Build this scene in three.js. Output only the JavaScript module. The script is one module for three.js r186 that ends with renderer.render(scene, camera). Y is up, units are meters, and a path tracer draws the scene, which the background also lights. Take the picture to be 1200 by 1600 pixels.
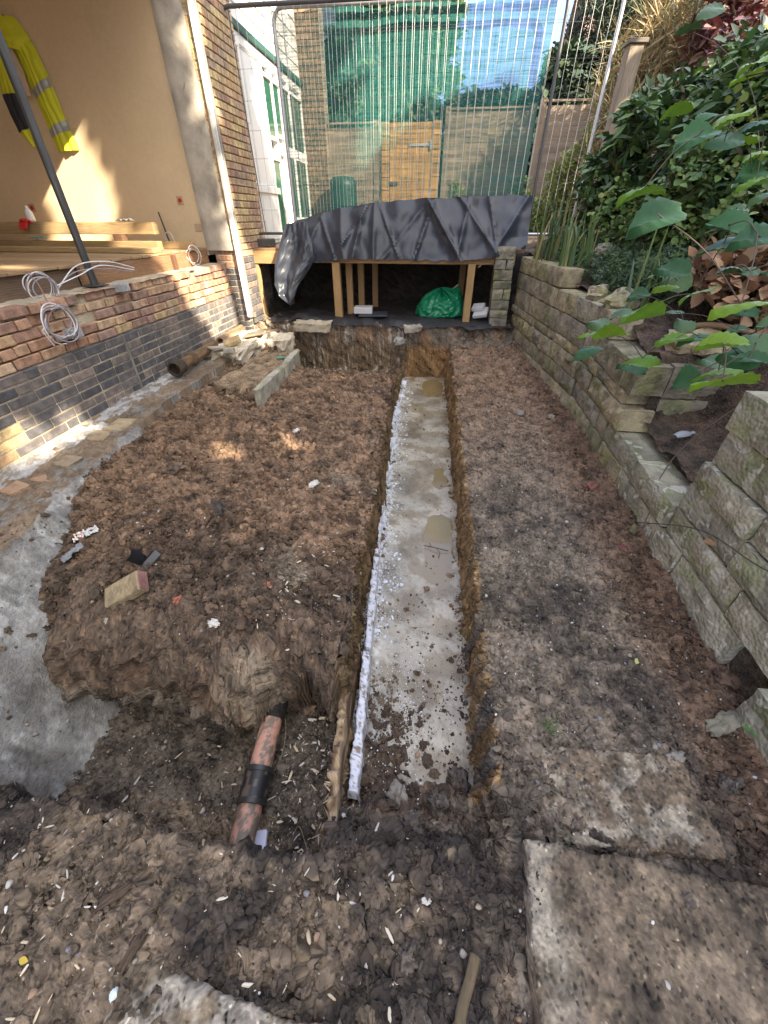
import * as THREE from 'three';
import { mergeGeometries, mergeVertices, toCreasedNormals } from 'three/addons/utils/BufferGeometryUtils.js';
import { createNoise2D, createNoise3D } from 'simplex-noise';

// ---------------------------------------------------------------- camera, sky, sun, exposure
const scene = new THREE.Scene();
const camera = new THREE.PerspectiveCamera(105.52, 0.75, 0.05, 600);
camera.position.set(0, 1.55, 0);
camera.rotation.order = 'YXZ';
camera.rotation.set(-37.2 * Math.PI / 180, 7.46 * Math.PI / 180, 0);
const renderer = new THREE.WebGLRenderer({ antialias: true });
renderer.toneMapping = THREE.LinearToneMapping;
renderer.toneMappingExposure = 3.9;
renderer.shadowMap.enabled = true;
const SUN = new THREE.Vector3(0.7, 0.55, 0.5).normalize();
{
  const w = 512, h = 256, d = new Float32Array(w * h * 4);
  for (let j = 0; j < h; j++) for (let i = 0; i < w; i++) {
    const el = ((j + 0.5) / h - 0.5) * Math.PI, az = ((i + 0.5) / w - 0.5) * 2 * Math.PI;
    const c = Math.cos(el), g = c * Math.cos(az) * SUN.x + Math.sin(el) * SUN.y + c * Math.sin(az) * SUN.z;
    // clear sky: deep blue away from the sun, pale and brighter towards it, milky at the horizon
    const a = Math.pow((g + 1) / 2, 2), hz = Math.pow(1 - Math.max(0, Math.sin(el)), 5) * 0.45, b = Math.pow(Math.max(0, g), 40);
    const k = (j * w + i) * 4, put = (o, deep, pale, mist, disc) => { const q = deep + (pale - deep) * a; d[k + o] = q + (mist - q) * hz + disc * b; };
    put(0, 0.10, 0.92, 0.42, 0.9); put(1, 0.235, 0.87, 0.50, 0.8); put(2, 0.60, 0.80, 0.64, 0.6);
    d[k + 3] = 1;
  }
  const sky = new THREE.DataTexture(d, w, h, THREE.RGBAFormat, THREE.FloatType);
  sky.mapping = THREE.EquirectangularReflectionMapping; sky.magFilter = sky.minFilter = THREE.LinearFilter; sky.wrapS = THREE.RepeatWrapping; sky.needsUpdate = true;
  scene.background = sky; scene.environment = sky;
}
const sun = new THREE.DirectionalLight(new THREE.Color(1, 0.86, 0.66), 4.6);
sun.position.copy(SUN).multiplyScalar(30).add(new THREE.Vector3(0, 0, -4)); sun.target.position.set(0, 0, -4);
sun.castShadow = true; sun.shadow.mapSize.set(4096, 4096);
Object.assign(sun.shadow.camera, { left: -14, right: 14, top: 14, bottom: -14, near: 1, far: 70 });
scene.add(sun, sun.target);

// ---------------------------------------------------------------- helpers
function rng(a) { return () => { a |= 0; a = a + 0x6D2B79F5 | 0; let t = Math.imul(a ^ a >>> 15, 1 | a); t = t + Math.imul(t ^ t >>> 7, 61 | t) ^ t; return ((t ^ t >>> 14) >>> 0) / 4294967296; }; }
const R = rng(20240611);
const rr = (a, b) => a + (b - a) * R();
const pick = a => a[Math.floor(R() * a.length)];
const N2 = createNoise2D(rng(7)), N3 = createNoise3D(rng(11));
const ss = (a, b, x) => { let t = (x - a) / (b - a); t = t < 0 ? 0 : t > 1 ? 1 : t; return t * t * (3 - 2 * t); };
const mix = (a, b, t) => a + (b - a) * t, clamp = (x, a, b) => x < a ? a : x > b ? b : x;
function fbm(x, z, f, o) { let s = 0, a = 0.5; for (let i = 0; i < o; i++) { s += a * N2(x * f + i * 17.3, z * f - i * 9.1); f *= 2.03; a *= 0.5; } return s; }
function lut(pts) { return v => { if (v <= pts[0][0]) return pts[0][1]; for (let i = 1; i < pts.length; i++) if (v <= pts[i][0]) { const [a, b] = pts[i - 1], [c, d] = pts[i]; return b + (d - b) * (v - a) / (c - a); } return pts[pts.length - 1][1]; }; }
function hash(i, j, k) { let h = Math.imul(i, 374761393) + Math.imul(j, 668265263) + Math.imul(k, 2147483647 ^ 0x5bd1e995); h = Math.imul(h ^ h >>> 13, 1274126177); return ((h ^ h >>> 16) >>> 0) / 4294967296; }
function worley(x, z, f, seed) { x *= f; z *= f; const xi = Math.floor(x), zi = Math.floor(z); let d1 = 9, d2 = 9, id = 0;
  for (let a = -1; a < 2; a++) for (let b = -1; b < 2; b++) { const u = xi + a, v = zi + b, px = u + hash(u, v, seed) - x, pz = v + hash(u, v, seed + 1) - z, d = px * px + pz * pz; if (d < d1) { d2 = d1; d1 = d; id = hash(u, v, seed + 2); } else if (d < d2) d2 = d; }
  return [Math.sqrt(d1), Math.sqrt(d2), id]; }
// periodic noise for textures
function pv(x, y, p, s) { const xi = Math.floor(x), yi = Math.floor(y), fx = x - xi, fy = y - yi, u = fx * fx * (3 - 2 * fx), v = fy * fy * (3 - 2 * fy), m = q => ((q % p) + p) % p;
  const a = hash(m(xi), m(yi), s), b = hash(m(xi + 1), m(yi), s), c = hash(m(xi), m(yi + 1), s), d = hash(m(xi + 1), m(yi + 1), s);
  return (a + (b - a) * u) * (1 - v) + (c + (d - c) * u) * v; }
function pf(u, v, p, o, s = 1) { let t = 0, a = 0.5, n = 0; for (let i = 0; i < o; i++) { t += a * pv(u * p, v * p, p, s + i * 13); n += a; a *= 0.5; p *= 2; } return t / n; }
function pw(u, v, p, s) { const x = u * p, y = v * p, xi = Math.floor(x), yi = Math.floor(y), m = q => ((q % p) + p) % p; let d1 = 9, id = 0;
  for (let a = -1; a < 2; a++) for (let b = -1; b < 2; b++) { const i = m(xi + a), j = m(yi + b), px = xi + a + hash(i, j, s) - x, py = yi + b + hash(i, j, s + 1) - y, d = px * px + py * py; if (d < d1) { d1 = d; id = hash(i, j, s + 2); } }
  return [Math.sqrt(d1), id]; }
function tex(n, size, fn, m = n) {
  const d = new Uint8Array(n * m * 4);
  for (let j = 0; j < m; j++) for (let i = 0; i < n; i++) { const c = fn((i + 0.5) / n, (j + 0.5) / m), k = (j * n + i) * 4; const q = typeof c === 'number' ? [c, c, c] : c; for (let e = 0; e < 3; e++) d[k + e] = clamp(q[e], 0, 1) * 255; d[k + 3] = q.length > 3 ? clamp(q[3], 0, 1) * 255 : 255; }
  const t = new THREE.DataTexture(d, n, m, THREE.RGBAFormat); t.wrapS = t.wrapT = THREE.RepeatWrapping; t.magFilter = THREE.LinearFilter; t.minFilter = THREE.LinearFilter; t.needsUpdate = true;
  t.repeat.set(1 / size, 1 / (Array.isArray(size) ? size[1] : size)); if (Array.isArray(size)) t.repeat.set(1 / size[0], 1 / size[1]);
  return t;
}
function M(r, g, b, rough, o = {}) { const c = new THREE.MeshPhysicalMaterial({ roughness: rough, ...o }); c.color.setRGB(r, g, b); return c; }
const taken = {};
function numbered(n) { if (taken[n] === undefined) { taken[n] = 0; return n; } taken[n]++; return n + '_' + String(taken[n]).padStart(3, '0'); }
function shadow(o) { o.traverse(m => { if (m.isMesh) { m.castShadow = true; m.receiveShadow = true; } }); }
function part(name, geo, mat, parent, pos, rot) { const m = new THREE.Mesh(geo, mat); m.name = name; if (pos) m.position.set(...pos); if (rot) m.rotation.set(...rot); parent.add(m); return m; }
function group(name, parent) { const g = new THREE.Group(); g.name = name; parent.add(g); return g; }
function thing(name, label, category, pos = [0, 0, 0], rot = [0, 0, 0], grp) { const g = new THREE.Group(); g.name = numbered(name); g.position.set(...pos); g.rotation.set(...rot); g.userData = { label, category }; if (grp) g.userData.group = grp; scene.add(g); return g; }
function solo(name, geo, mat, label, category, pos, rot, grp) { const m = new THREE.Mesh(geo, mat); m.name = numbered(name); if (pos) m.position.set(...pos); if (rot) m.rotation.set(...rot); m.userData = { label, category }; if (grp) m.userData.group = grp; scene.add(m); return m; }
function structure(name, geo, mat, label, category) { const m = solo(name, geo, mat, label, category); m.userData.kind = 'structure'; return m; }
function setUV(g, uf) { const p = g.attributes.position, u = new Float32Array(p.count * 2); for (let i = 0; i < p.count; i++) { const q = uf(p.getX(i), p.getY(i), p.getZ(i), i); u[2 * i] = q[0]; u[2 * i + 1] = q[1]; } g.setAttribute('uv', new THREE.BufferAttribute(u, 2)); return g; }
function boxUV(g, off = 0, along) { if (g.index) g = g.toNonIndexed(); const keep = g.attributes.normal; const p = g.attributes.position, u = new Float32Array(p.count * 2);
  const a = new THREE.Vector3(), b = new THREE.Vector3(), c = new THREE.Vector3();
  for (let i = 0; i < p.count; i += 3) { a.fromBufferAttribute(p, i); b.fromBufferAttribute(p, i + 1).sub(a); c.fromBufferAttribute(p, i + 2).sub(a); b.cross(c); const x = Math.abs(b.x), y = Math.abs(b.y), z = Math.abs(b.z);
    for (let k = 0; k < 3; k++) { a.fromBufferAttribute(p, i + k); let q = x >= y && x >= z ? [a.z, a.y] : y >= z ? [a.x, a.z] : [a.x, a.y];
      if (along === 'x') q = x >= y && x >= z ? [a.z, a.y] : y >= z ? [a.x, a.z] : [a.x, a.y]; else if (along === 'z') q = x >= y && x >= z ? [a.z, a.y] : y >= z ? [a.z, a.x] : [a.x, a.y]; else if (along === 'y') q = x >= y && x >= z ? [a.y, a.z] : y >= z ? [a.x, a.z] : [a.y, a.x];
      u[2 * (i + k)] = q[0] + off; u[2 * (i + k) + 1] = q[1] + off * 0.7; } }
  g.setAttribute('uv', new THREE.BufferAttribute(u, 2)); if (!keep) g.computeVertexNormals(); return g; }
// box with chamfered edges (44 triangles), optionally worn
function chamfer(w, h, d, b = 0.004, wear = 0, seed = 1, off = 0, along) {
  const r = rng(seed * 7919 + 3), X = w / 2, Y = h / 2, Z = d / 2, P = [], I = [];
  const v = {};
  for (const sx of [-1, 1]) for (const sy of [-1, 1]) for (const sz of [-1, 1]) { const c = b * (1 + wear * 60 * r() * r()); const j = () => (r() - 0.5) * 2 * wear; const jx = j(), jy = j(), jz = j();
    v['x' + sx + sy + sz] = P.push([sx * X + jx, sy * (Y - c) + jy, sz * (Z - c) + jz]) - 1; v['y' + sx + sy + sz] = P.push([sx * (X - c) + jx, sy * Y + jy, sz * (Z - c) + jz]) - 1; v['z' + sx + sy + sz] = P.push([sx * (X - c) + jx, sy * (Y - c) + jy, sz * Z + jz]) - 1; }
  const quad = (a, b2, c, d2) => { I.push(a, b2, c, a, c, d2); };
  const K = (f, x, y, z) => v[f + x + y + z];
  const tri = (a, b2, c, n) => { const A = P[a], B = P[b2], C = P[c]; const ux = B[0] - A[0], uy = B[1] - A[1], uz = B[2] - A[2], wx = C[0] - A[0], wy = C[1] - A[1], wz = C[2] - A[2]; const nx = uy * wz - uz * wy, ny = uz * wx - ux * wz, nz = ux * wy - uy * wx; const cx = A[0] + B[0] + C[0], cy = A[1] + B[1] + C[1], cz = A[2] + B[2] + C[2]; if (nx * cx + ny * cy + nz * cz < 0) I.push(a, c, b2); else I.push(a, b2, c); };
  const q2 = (a, b2, c, d2) => { tri(a, b2, c); tri(a, c, d2); };
  for (const s of [-1, 1]) { q2(K('x', s, -1, -1), K('x', s, 1, -1), K('x', s, 1, 1), K('x', s, -1, 1)); q2(K('y', -1, s, -1), K('y', 1, s, -1), K('y', 1, s, 1), K('y', -1, s, 1)); q2(K('z', -1, -1, s), K('z', 1, -1, s), K('z', 1, 1, s), K('z', -1, 1, s)); }
  for (const s of [-1, 1]) for (const t of [-1, 1]) { q2(K('x', s, t, -1), K('x', s, t, 1), K('y', s, t, 1), K('y', s, t, -1)); q2(K('x', s, -1, t), K('x', s, 1, t), K('z', s, 1, t), K('z', s, -1, t)); q2(K('y', -1, s, t), K('y', 1, s, t), K('z', 1, s, t), K('z', -1, s, t)); }
  for (const s of [-1, 1]) for (const t of [-1, 1]) for (const e of [-1, 1]) tri(K('x', s, t, e), K('y', s, t, e), K('z', s, t, e));
  const g = new THREE.BufferGeometry(); g.setAttribute('position', new THREE.Float32BufferAttribute(P.flat(), 3)); g.setIndex(I);
  return boxUV(g, off, along);
}
function grid(nx, nz, f, uvf) { // f(u,v) -> [x,y,z]
  const P = new Float32Array((nx + 1) * (nz + 1) * 3), U = new Float32Array((nx + 1) * (nz + 1) * 2), I = [];
  for (let j = 0; j <= nz; j++) for (let i = 0; i <= nx; i++) { const k = j * (nx + 1) + i, p = f(i / nx, j / nz), q = uvf ? uvf(p[0], p[1], p[2], i / nx, j / nz) : [p[0] + p[1] * 0.9, p[2] - p[1] * 0.6]; P.set(p, k * 3); U.set(q, k * 2); }
  for (let j = 0; j < nz; j++) for (let i = 0; i < nx; i++) { const a = j * (nx + 1) + i, b = a + 1, c = a + nx + 1, d = c + 1; I.push(a, c, b, b, c, d); }
  const g = new THREE.BufferGeometry(); g.setAttribute('position', new THREE.BufferAttribute(P, 3)); g.setAttribute('uv', new THREE.BufferAttribute(U, 2)); g.setIndex(I); g.computeVertexNormals(); return g;
}
function colour(g, f) { const p = g.attributes.position, c = new Float32Array(p.count * 3); for (let i = 0; i < p.count; i++) c.set(f(p.getX(i), p.getY(i), p.getZ(i), i), i * 3); g.setAttribute('color', new THREE.BufferAttribute(c, 3)); return g; }
function tube(pts, r, seg = 40, rad = 6) { const c = new THREE.CatmullRomCurve3(pts.map(p => new THREE.Vector3(...p))); return new THREE.TubeGeometry(c, seg, r, rad, false); }
function rod(a, b, r, n = 8, r2 = r) { const A = new THREE.Vector3(...a), B = new THREE.Vector3(...b), L = A.distanceTo(B), g = new THREE.CylinderGeometry(r2, r, L, n, 1); g.translate(0, L / 2, 0); g.applyQuaternion(new THREE.Quaternion().setFromUnitVectors(new THREE.Vector3(0, 1, 0), B.clone().sub(A).normalize())); g.translate(...a); return g; }
function rock(seed, rough = 0.3, det = 2, sx = 1, sy = 1, sz = 1) { let g = mergeVertices(new THREE.IcosahedronGeometry(1, det).deleteAttribute('uv').deleteAttribute('normal')); const p = g.attributes.position;
  for (let i = 0; i < p.count; i++) { const x = p.getX(i), y = p.getY(i), z = p.getZ(i); let k = 1 + rough * N3(x * 1.1 + seed * 3.7, y * 1.1, z * 1.1) + rough * 0.6 * N3(x * 2.6, y * 2.6 + seed * 5.1, z * 2.6); k *= 1 - 0.12 * Math.abs(N3(x * 5, y * 5, z * 5 + seed)); p.setXYZ(i, x * k * sx, y * k * sy, z * k * sz); }
  g.computeVertexNormals(); setUV(g, (x, y, z) => [x * 0.05 + z * 0.03, y * 0.05 + z * 0.04]); return g; }
const MX = new THREE.Matrix4(), QT = new THREE.Quaternion(), EU = new THREE.Euler(), V1 = new THREE.Vector3(), V2 = new THREE.Vector3(), CL = new THREE.Color();
function scatter(name, geo, mat, list, label, category, parent) { // list of [x,y,z, rx,ry,rz, sx,sy,sz, r,g,b]
  const m = new THREE.InstancedMesh(geo, mat, list.length); m.name = parent ? name : numbered(name);
  list.forEach((e, i) => { MX.compose(V1.set(e[0], e[1], e[2]), QT.setFromEuler(EU.set(e[3], e[4], e[5])), V2.set(e[6], e[7], e[8])); m.setMatrixAt(i, MX); if (e.length > 9) m.setColorAt(i, CL.setRGB(e[9], e[10], e[11])); });
  m.userData = { kind: 'stuff' }; if (label) { m.userData.label = label; m.userData.category = category; }
  (parent || scene).add(m); return m;
}

// ---------------------------------------------------------------- textures and materials
const tSoil = tex(1024, 0.9, (u, v) => { const f = pf(u, v, 12, 6, 3), [d, id] = pw(u, v, 90, 5), [d2, id2] = pw(u, v, 30, 9); let k = 0.42 + 0.66 * (f - 0.5) + 0.50 * (id - 0.5) * (1 - d) + 0.22 * (id2 - 0.5) * (1 - 0.6 * d2); let w = 0; if (id > 0.985 && d < 0.3) w = 0.55; if (id < 0.05 && d < 0.4) k *= 0.6; return [k + w, k * 0.985 + w, k * 0.955 + w]; });
const bSoil = tex(1024, 0.9, (u, v) => { const [d] = pw(u, v, 46, 21), [e] = pw(u, v, 110, 31); return 0.45 * pf(u, v, 20, 6, 41) + 0.35 * (1 - d) + 0.25 * (1 - e) - 0.1; });
const tConc = tex(1024, 1.1, (u, v) => { const f = pf(u, v, 6, 7, 103), [d, id] = pw(u, v, 120, 105); let k = 0.62 + 0.7 * (f - 0.5); if (id > 0.8 && d < 0.35) k += (id - 0.9) * 2.2; return [k, k * 0.985, k * 0.95]; });
const bConc = tex(512, 0.55, (u, v) => { const [d, id] = pw(u, v, 50, 121); return 0.6 * pf(u, v, 10, 6, 131) + 0.3 * (d < 0.4 ? id : 0.5); });
const tBrick = tex(512, 0.45, (u, v) => { const f = pf(u, v, 10, 6, 203), [d, id] = pw(u, v, 60, 205); let k = 0.66 + 0.75 * (f - 0.5); if (id > 0.9 && d < 0.4) k *= 0.6; if (id < 0.06 && d < 0.4) k *= 1.4; return k; });
const bBrick = tex(512, 0.45, (u, v) => { const [d, id] = pw(u, v, 70, 221); return 0.7 * pf(u, v, 14, 6, 231) + 0.3 * (id > 0.8 ? d : 0.7); });
const tStone = tex(1024, 0.8, (u, v) => { const f = pf(u, v, 5, 7, 303), g = pf(u, v, 14, 5, 309), m = ss(0.52, 0.66, pf(u, v, 7, 6, 317)), l = ss(0.56, 0.68, pf(u, v, 11, 5, 331)); const k = 0.6 + 0.75 * (f - 0.5) + 0.35 * (g - 0.5); return [k * mix(1, 0.80, m) * mix(1, 0.72, l), k * mix(0.97, 0.86, m) * mix(1, 0.72, l), k * mix(0.86, 0.55, m) * mix(1, 0.75, l)]; });
const tStoneV = tex(1024, 0.8, (u, v) => { const f = pf(u, v, 5, 7, 303), g = pf(u, v, 14, 5, 309), m = ss(0.52, 0.66, pf(u, v, 7, 6, 317)); const k = 0.6 + 0.75 * (f - 0.5) + 0.35 * (g - 0.5); const w1 = Math.abs(pf(u + 0.03 * g, v, 4, 4, 351) - 0.5), w2 = pf(u, v, 9, 4, 361); const w = Math.max(ss(0.026, 0.008, w1) * ss(0.45, 0.54, w2), 0.8 * ss(0.66, 0.72, pf(u, v, 13, 5, 371))); return [mix(k * mix(1, 0.85, m), 1, w), mix(k * mix(0.97, 0.9, m), 1, w), mix(k * mix(0.86, 0.62, m), 0.98, w)]; });
const bStone = tex(1024, 0.8, (u, v) => { const [d] = pw(u, v, 40, 321); return 0.75 * pf(u, v, 8, 7, 335) + 0.2 * (1 - d); });
const tWood = tex(512, [1.6, 0.2], (u, v) => { const w = pf(u, v, 3, 4, 403); const ring = Math.sin((v * 14 + w * 5 + 0.5 * pf(u, v, 8, 3, 409)) * Math.PI * 2); const fine = pv(u * 24, v * 200, 200, 411); const k = 0.66 + 0.10 * ring + 0.24 * (fine - 0.5) + 0.3 * (w - 0.5); return [k, k * 0.97, k * 0.92]; });
const bWood = tex(512, [1.6, 0.2], (u, v) => 0.5 + 0.5 * (pv(u * 20, v * 160, 160, 421) - 0.5) + 0.2 * (pf(u, v, 4, 4, 431) - 0.5));
const tPlas = tex(512, 2.2, (u, v) => 0.84 + 0.26 * (pf(u, v, 3, 6, 503) - 0.5) - 0.10 * ss(0.6, 0.72, pf(u, v * 0.5 + 0.2, 4, 5, 517)) + 0.05 * (pv(u * 90, v * 90, 90, 521) - 0.5));
const bPlas = tex(512, 0.8, (u, v) => pf(u, v, 6, 6, 511));
const soilMat = M(1, 1, 1, 0.95, { map: tSoil, bumpMap: bSoil, bumpScale: 0.02, vertexColors: true });
const clodMat = M(1, 1, 1, 0.95);
const concMat = M(0.50, 0.48, 0.45, 0.9, { map: tConc, bumpMap: bConc, bumpScale: 0.006 });
const wetConc = M(1, 1, 1, 0.36, { map: tConc, bumpMap: bConc, bumpScale: 0.003, vertexColors: true });
const concVC = M(1, 1, 1, 0.85, { map: tConc, bumpMap: bConc, bumpScale: 0.014, vertexColors: true });
// ---------------------------------------------------------------- excavated ground (metres; camera stands over the origin, house along x = -2.8, garden wall along x = 1.3)
const xL0 = lut([[-6, -0.5], [-5, -0.5], [-4.3, -0.47], [-3.6, -0.43], [-2.8, -0.37], [-1.95, -0.33], [-1.4, -0.32], [-1.0, -0.285], [-0.85, -0.27], [-0.3, -0.23]]);
const xR0 = lut([[-5.95, 0.16], [-4.8, 0.19], [-3.8, 0.23], [-2.4, 0.265], [-1.5, 0.29], [-0.6, 0.31], [-0.3, 0.34]]);
const xL = z => xL0(z) + 0.028 * fbm(3.1, z, 1.6, 3) + 0.012 * N2(8, z * 13), xR = z => xR0(z) + 0.02 * fbm(9.7, z, 1.5, 3) + 0.012 * N2(3, z * 11);
const wallX = lut([[-6.6, 0.95], [-6.3, 0.98], [-3.8, 1.3], [1, 1.3]]);
const mFront = lut([[-2.4, -1.75], [-1.9, -1.5], [-1.4, -1.38], [-1.0, -1.32], [-0.6, -1.08], [-0.3, -0.98]]);
const mFoot = lut([[-2.4, -0.85], [-1.6, -0.82], [-1.2, -0.80], [-0.8, -0.70], [-0.62, -0.86], [-0.45, -0.92], [-0.3, -0.84]]);
const rimZ = lut([[-2, -0.3], [-1.0, -0.31], [-0.63, -0.26], [-0.23, -0.285], [0.2, -0.27], [1.4, -0.3]]);
function soilBase(x, z) {
  // right strip and near ground
  let y = 0.0 + 0.13 * ss(-3.6, -6, z) + 0.05 * ss(0.9, 1.35, x) * ss(-1.2, -2.2, z);
  const right = y;
  if (z > -0.9) y = mix(y, -0.01, ss(-0.6, -0.25, z));
  y -= 0.085 * Math.exp(-(((x - 0.1) / 0.2) ** 2 + ((z - 0.0) / 0.22) ** 2));
  y += 0.05 * Math.exp(-(((x + 1.0) / 0.35) ** 2 + ((z + 0.05) / 0.2) ** 2));
  // mound left of the trench
  const inMound = ss(0.02, -0.02, x - xL(z));
  if (inMound > 0) {
    let m = 0.10 + 0.07 * ss(-2.2, -1.5, z) * ss(-0.45, -0.8, x) * ss(-1.95, -1.4, x) + 0.06 * ss(-0.7, -2.2, x) * ss(-1.3, -2.0, z) + 0.05 * Math.exp(-(((x + 1.45) / 0.4) ** 2 + ((z + 2.9) / 0.3) ** 2)) - 0.05 * Math.exp(-(((x + 1.45) / 0.5) ** 2 + ((z + 2.45) / 0.18) ** 2));
    m -= 0.05 * ss(-0.6, -0.3, x);
    const zf = mFront(x) + 0.1 * fbm(x, 2.2, 2.2, 3), zb = mFoot(x) + 0.05 * fbm(x, 7.2, 3, 3), t = clamp((z - zf) / (zb - zf), 0, 1), s = 0.24 * t + 0.76 * Math.pow(t, 6);
    const pit = -0.40 + 0.04 * fbm(x, z, 1.7, 3);
    m = mix(m, pit, s);
    const crest = -4.55 + 0.12 * fbm(x, 4.4, 1.4, 3);
    if (x > -2.15) m = mix(m, -0.3, ss(crest + 0.06, crest - 0.12, z) * ss(-2.12, -2.0, x)); 
    if (x < -2.0) m = mix(m, 0.16, ss(-2.0, -2.15, x) * ss(-2.4, -3, z));
    // near rim of the pit
    const rz = rimZ(x) + 0.03 * fbm(x, 1.1, 4, 3); m = mix(m, y + 0.02, ss(rz - 0.035, rz + 0.012, z));
    y = mix(y, m, inMound);
  }
  // trench
  const l = xL(z), r = xR(z), tr = ss(l - 0.012, l + 0.012, x) * ss(r + 0.02, r - 0.015, x);
  if (tr > 0) {
    let f = -0.425 + 0.075 * Math.exp(-(x - l) / 0.035) + 0.095 * Math.exp(-(r - x) / 0.03) * (0.6 + 0.8 * N2(2, z * 3));
    f += 0.05 * ss(0.25, 0.6, fbm(x + 3, z, 2.4, 3)) ;
    const ramp = ss(-0.74, -0.27, z + 0.1 * fbm(x, z, 3, 2)); f = mix(f, -0.03, Math.pow(ramp, 1.5));
    f = Math.max(f, mix(f, -0.34, ss(-0.88, -0.6, z - 0.35 * x + 0.15 * fbm(x, z, 5, 2))));
    y = mix(y, f, tr);
  }
  // far bank under the deck
  const bz = -5.9 + 0.04 * fbm(x, 5, 2, 3) - 0.1 * ss(0.2, 0.5, x);
  y = mix(y, 0.32, ss(bz + 0.03, bz - 0.09, z));
  return y;
}
function rough(x, z) { // how loose the surface is
  const inT = x > xL(z) && x < xR(z);
  if (inT) return 0.4 + 0.5 * ss(-1.2, -0.8, z);
  if (x < xL(z) && z < -0.8) return 1;
  if (x < xL(z) && z < -0.32) return 0.2;
  if (z > -0.35) return 0.5 + 0.35 * ss(0.45, 0.1, x) * ss(-0.6, -0.2, x);
  return 0.3 + 0.4 * ss(0.1, 0.4, fbm(x, z, 0.9, 3)) + 0.35 * ss(0.8, 1.15, x) + 0.25 * ss(-3.2, -4.2, z);
}
function billow(x, z, f, o) { let s = 0, a = 0.5; for (let i = 0; i < o; i++) { s += a * Math.abs(N2(x * f + i * 7.7, z * f + i * 3.3)); f *= 2.1; a *= 0.52; } return s; }
function soilH(x, z) {
  const k = rough(x, z), wx = x + 0.05 * N2(x * 4, z * 4) + 0.016 * N2(x * 15, z * 15), wz = z + 0.05 * N2(x * 4 + 9, z * 4) + 0.016 * N2(x * 15 + 5, z * 15);
  const [a, , id] = worley(wx, wz, 8, 3), [c, , ic] = worley(wx, wz, 21, 8);
  const lump = (id > 0.72 ? ss(0.42, 0.1, a) * (id - 0.5) * 0.075 : 0) + (ic > 0.62 ? ss(0.45, 0.12, c) * (ic - 0.4) * 0.03 : 0);
  const loose = 0.22 + 0.85 * ss(-0.12, 0.32, fbm(x + 21, z - 4, 2.6, 3));
  return soilBase(x, z) + k * (0.014 * fbm(x, z + 6, 6, 3) + 0.034 * fbm(x, z, 2.1, 3) + loose * (0.034 * (billow(wx, wz, 7, 4) - 0.3) + 0.012 * (billow(wx + 3, wz, 31, 2) - 0.3) + 0.8 * lump)) + 0.005 * fbm(x, z, 9, 3) + 0.005 * (billow(x, z, 24, 2) - 0.3);
}
// concrete footing beside the house, running down into the pit
const footEdge = lut([[-6, -2.3], [-4.2, -2.37], [-2.6, -2.36], [-2.0, -2.28], [-1.5, -2.17], [-0.4, -2.06], [0.7, -1.96]]);
function footH(x, z) { const e = footEdge(z) + 0.03 * fbm(1, z, 4, 3); let y = 0.2; if (x > e) y -= 0.92 * (x - e); return y + 0.02 * fbm(x, z, 2.5, 4) + 0.006 * N2(x * 14, z * 14); }
const TF = -0.362;
function floorH(x, z) { let y = TF + 0.004 * fbm(x, z, 3, 3);
  y -= 0.013 * Math.exp(-(((x + 0.02) / 0.15) ** 4 + ((z + 5.45) / 0.33) ** 4)); y -= 0.012 * Math.exp(-(((x - 0.12) / 0.11) ** 4 + ((z + 2.15) / 0.42) ** 4)); y -= 0.010 * Math.exp(-(((x - 0.12) / 0.08) ** 2 + ((z + 3.05) / 0.2) ** 2)); return y; }
const gy = (x, z) => { let y = soilH(x, z); if (x < -1.5 && z > -3.2) y = Math.max(y, footH(x, z)); if (x > -0.5 && x < 0.35 && z < -0.5) y = Math.max(y, floorH(x, z)); if (x > 0.37 && z > -0.36) y = Math.max(y, 0.055); return y; };
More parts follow.
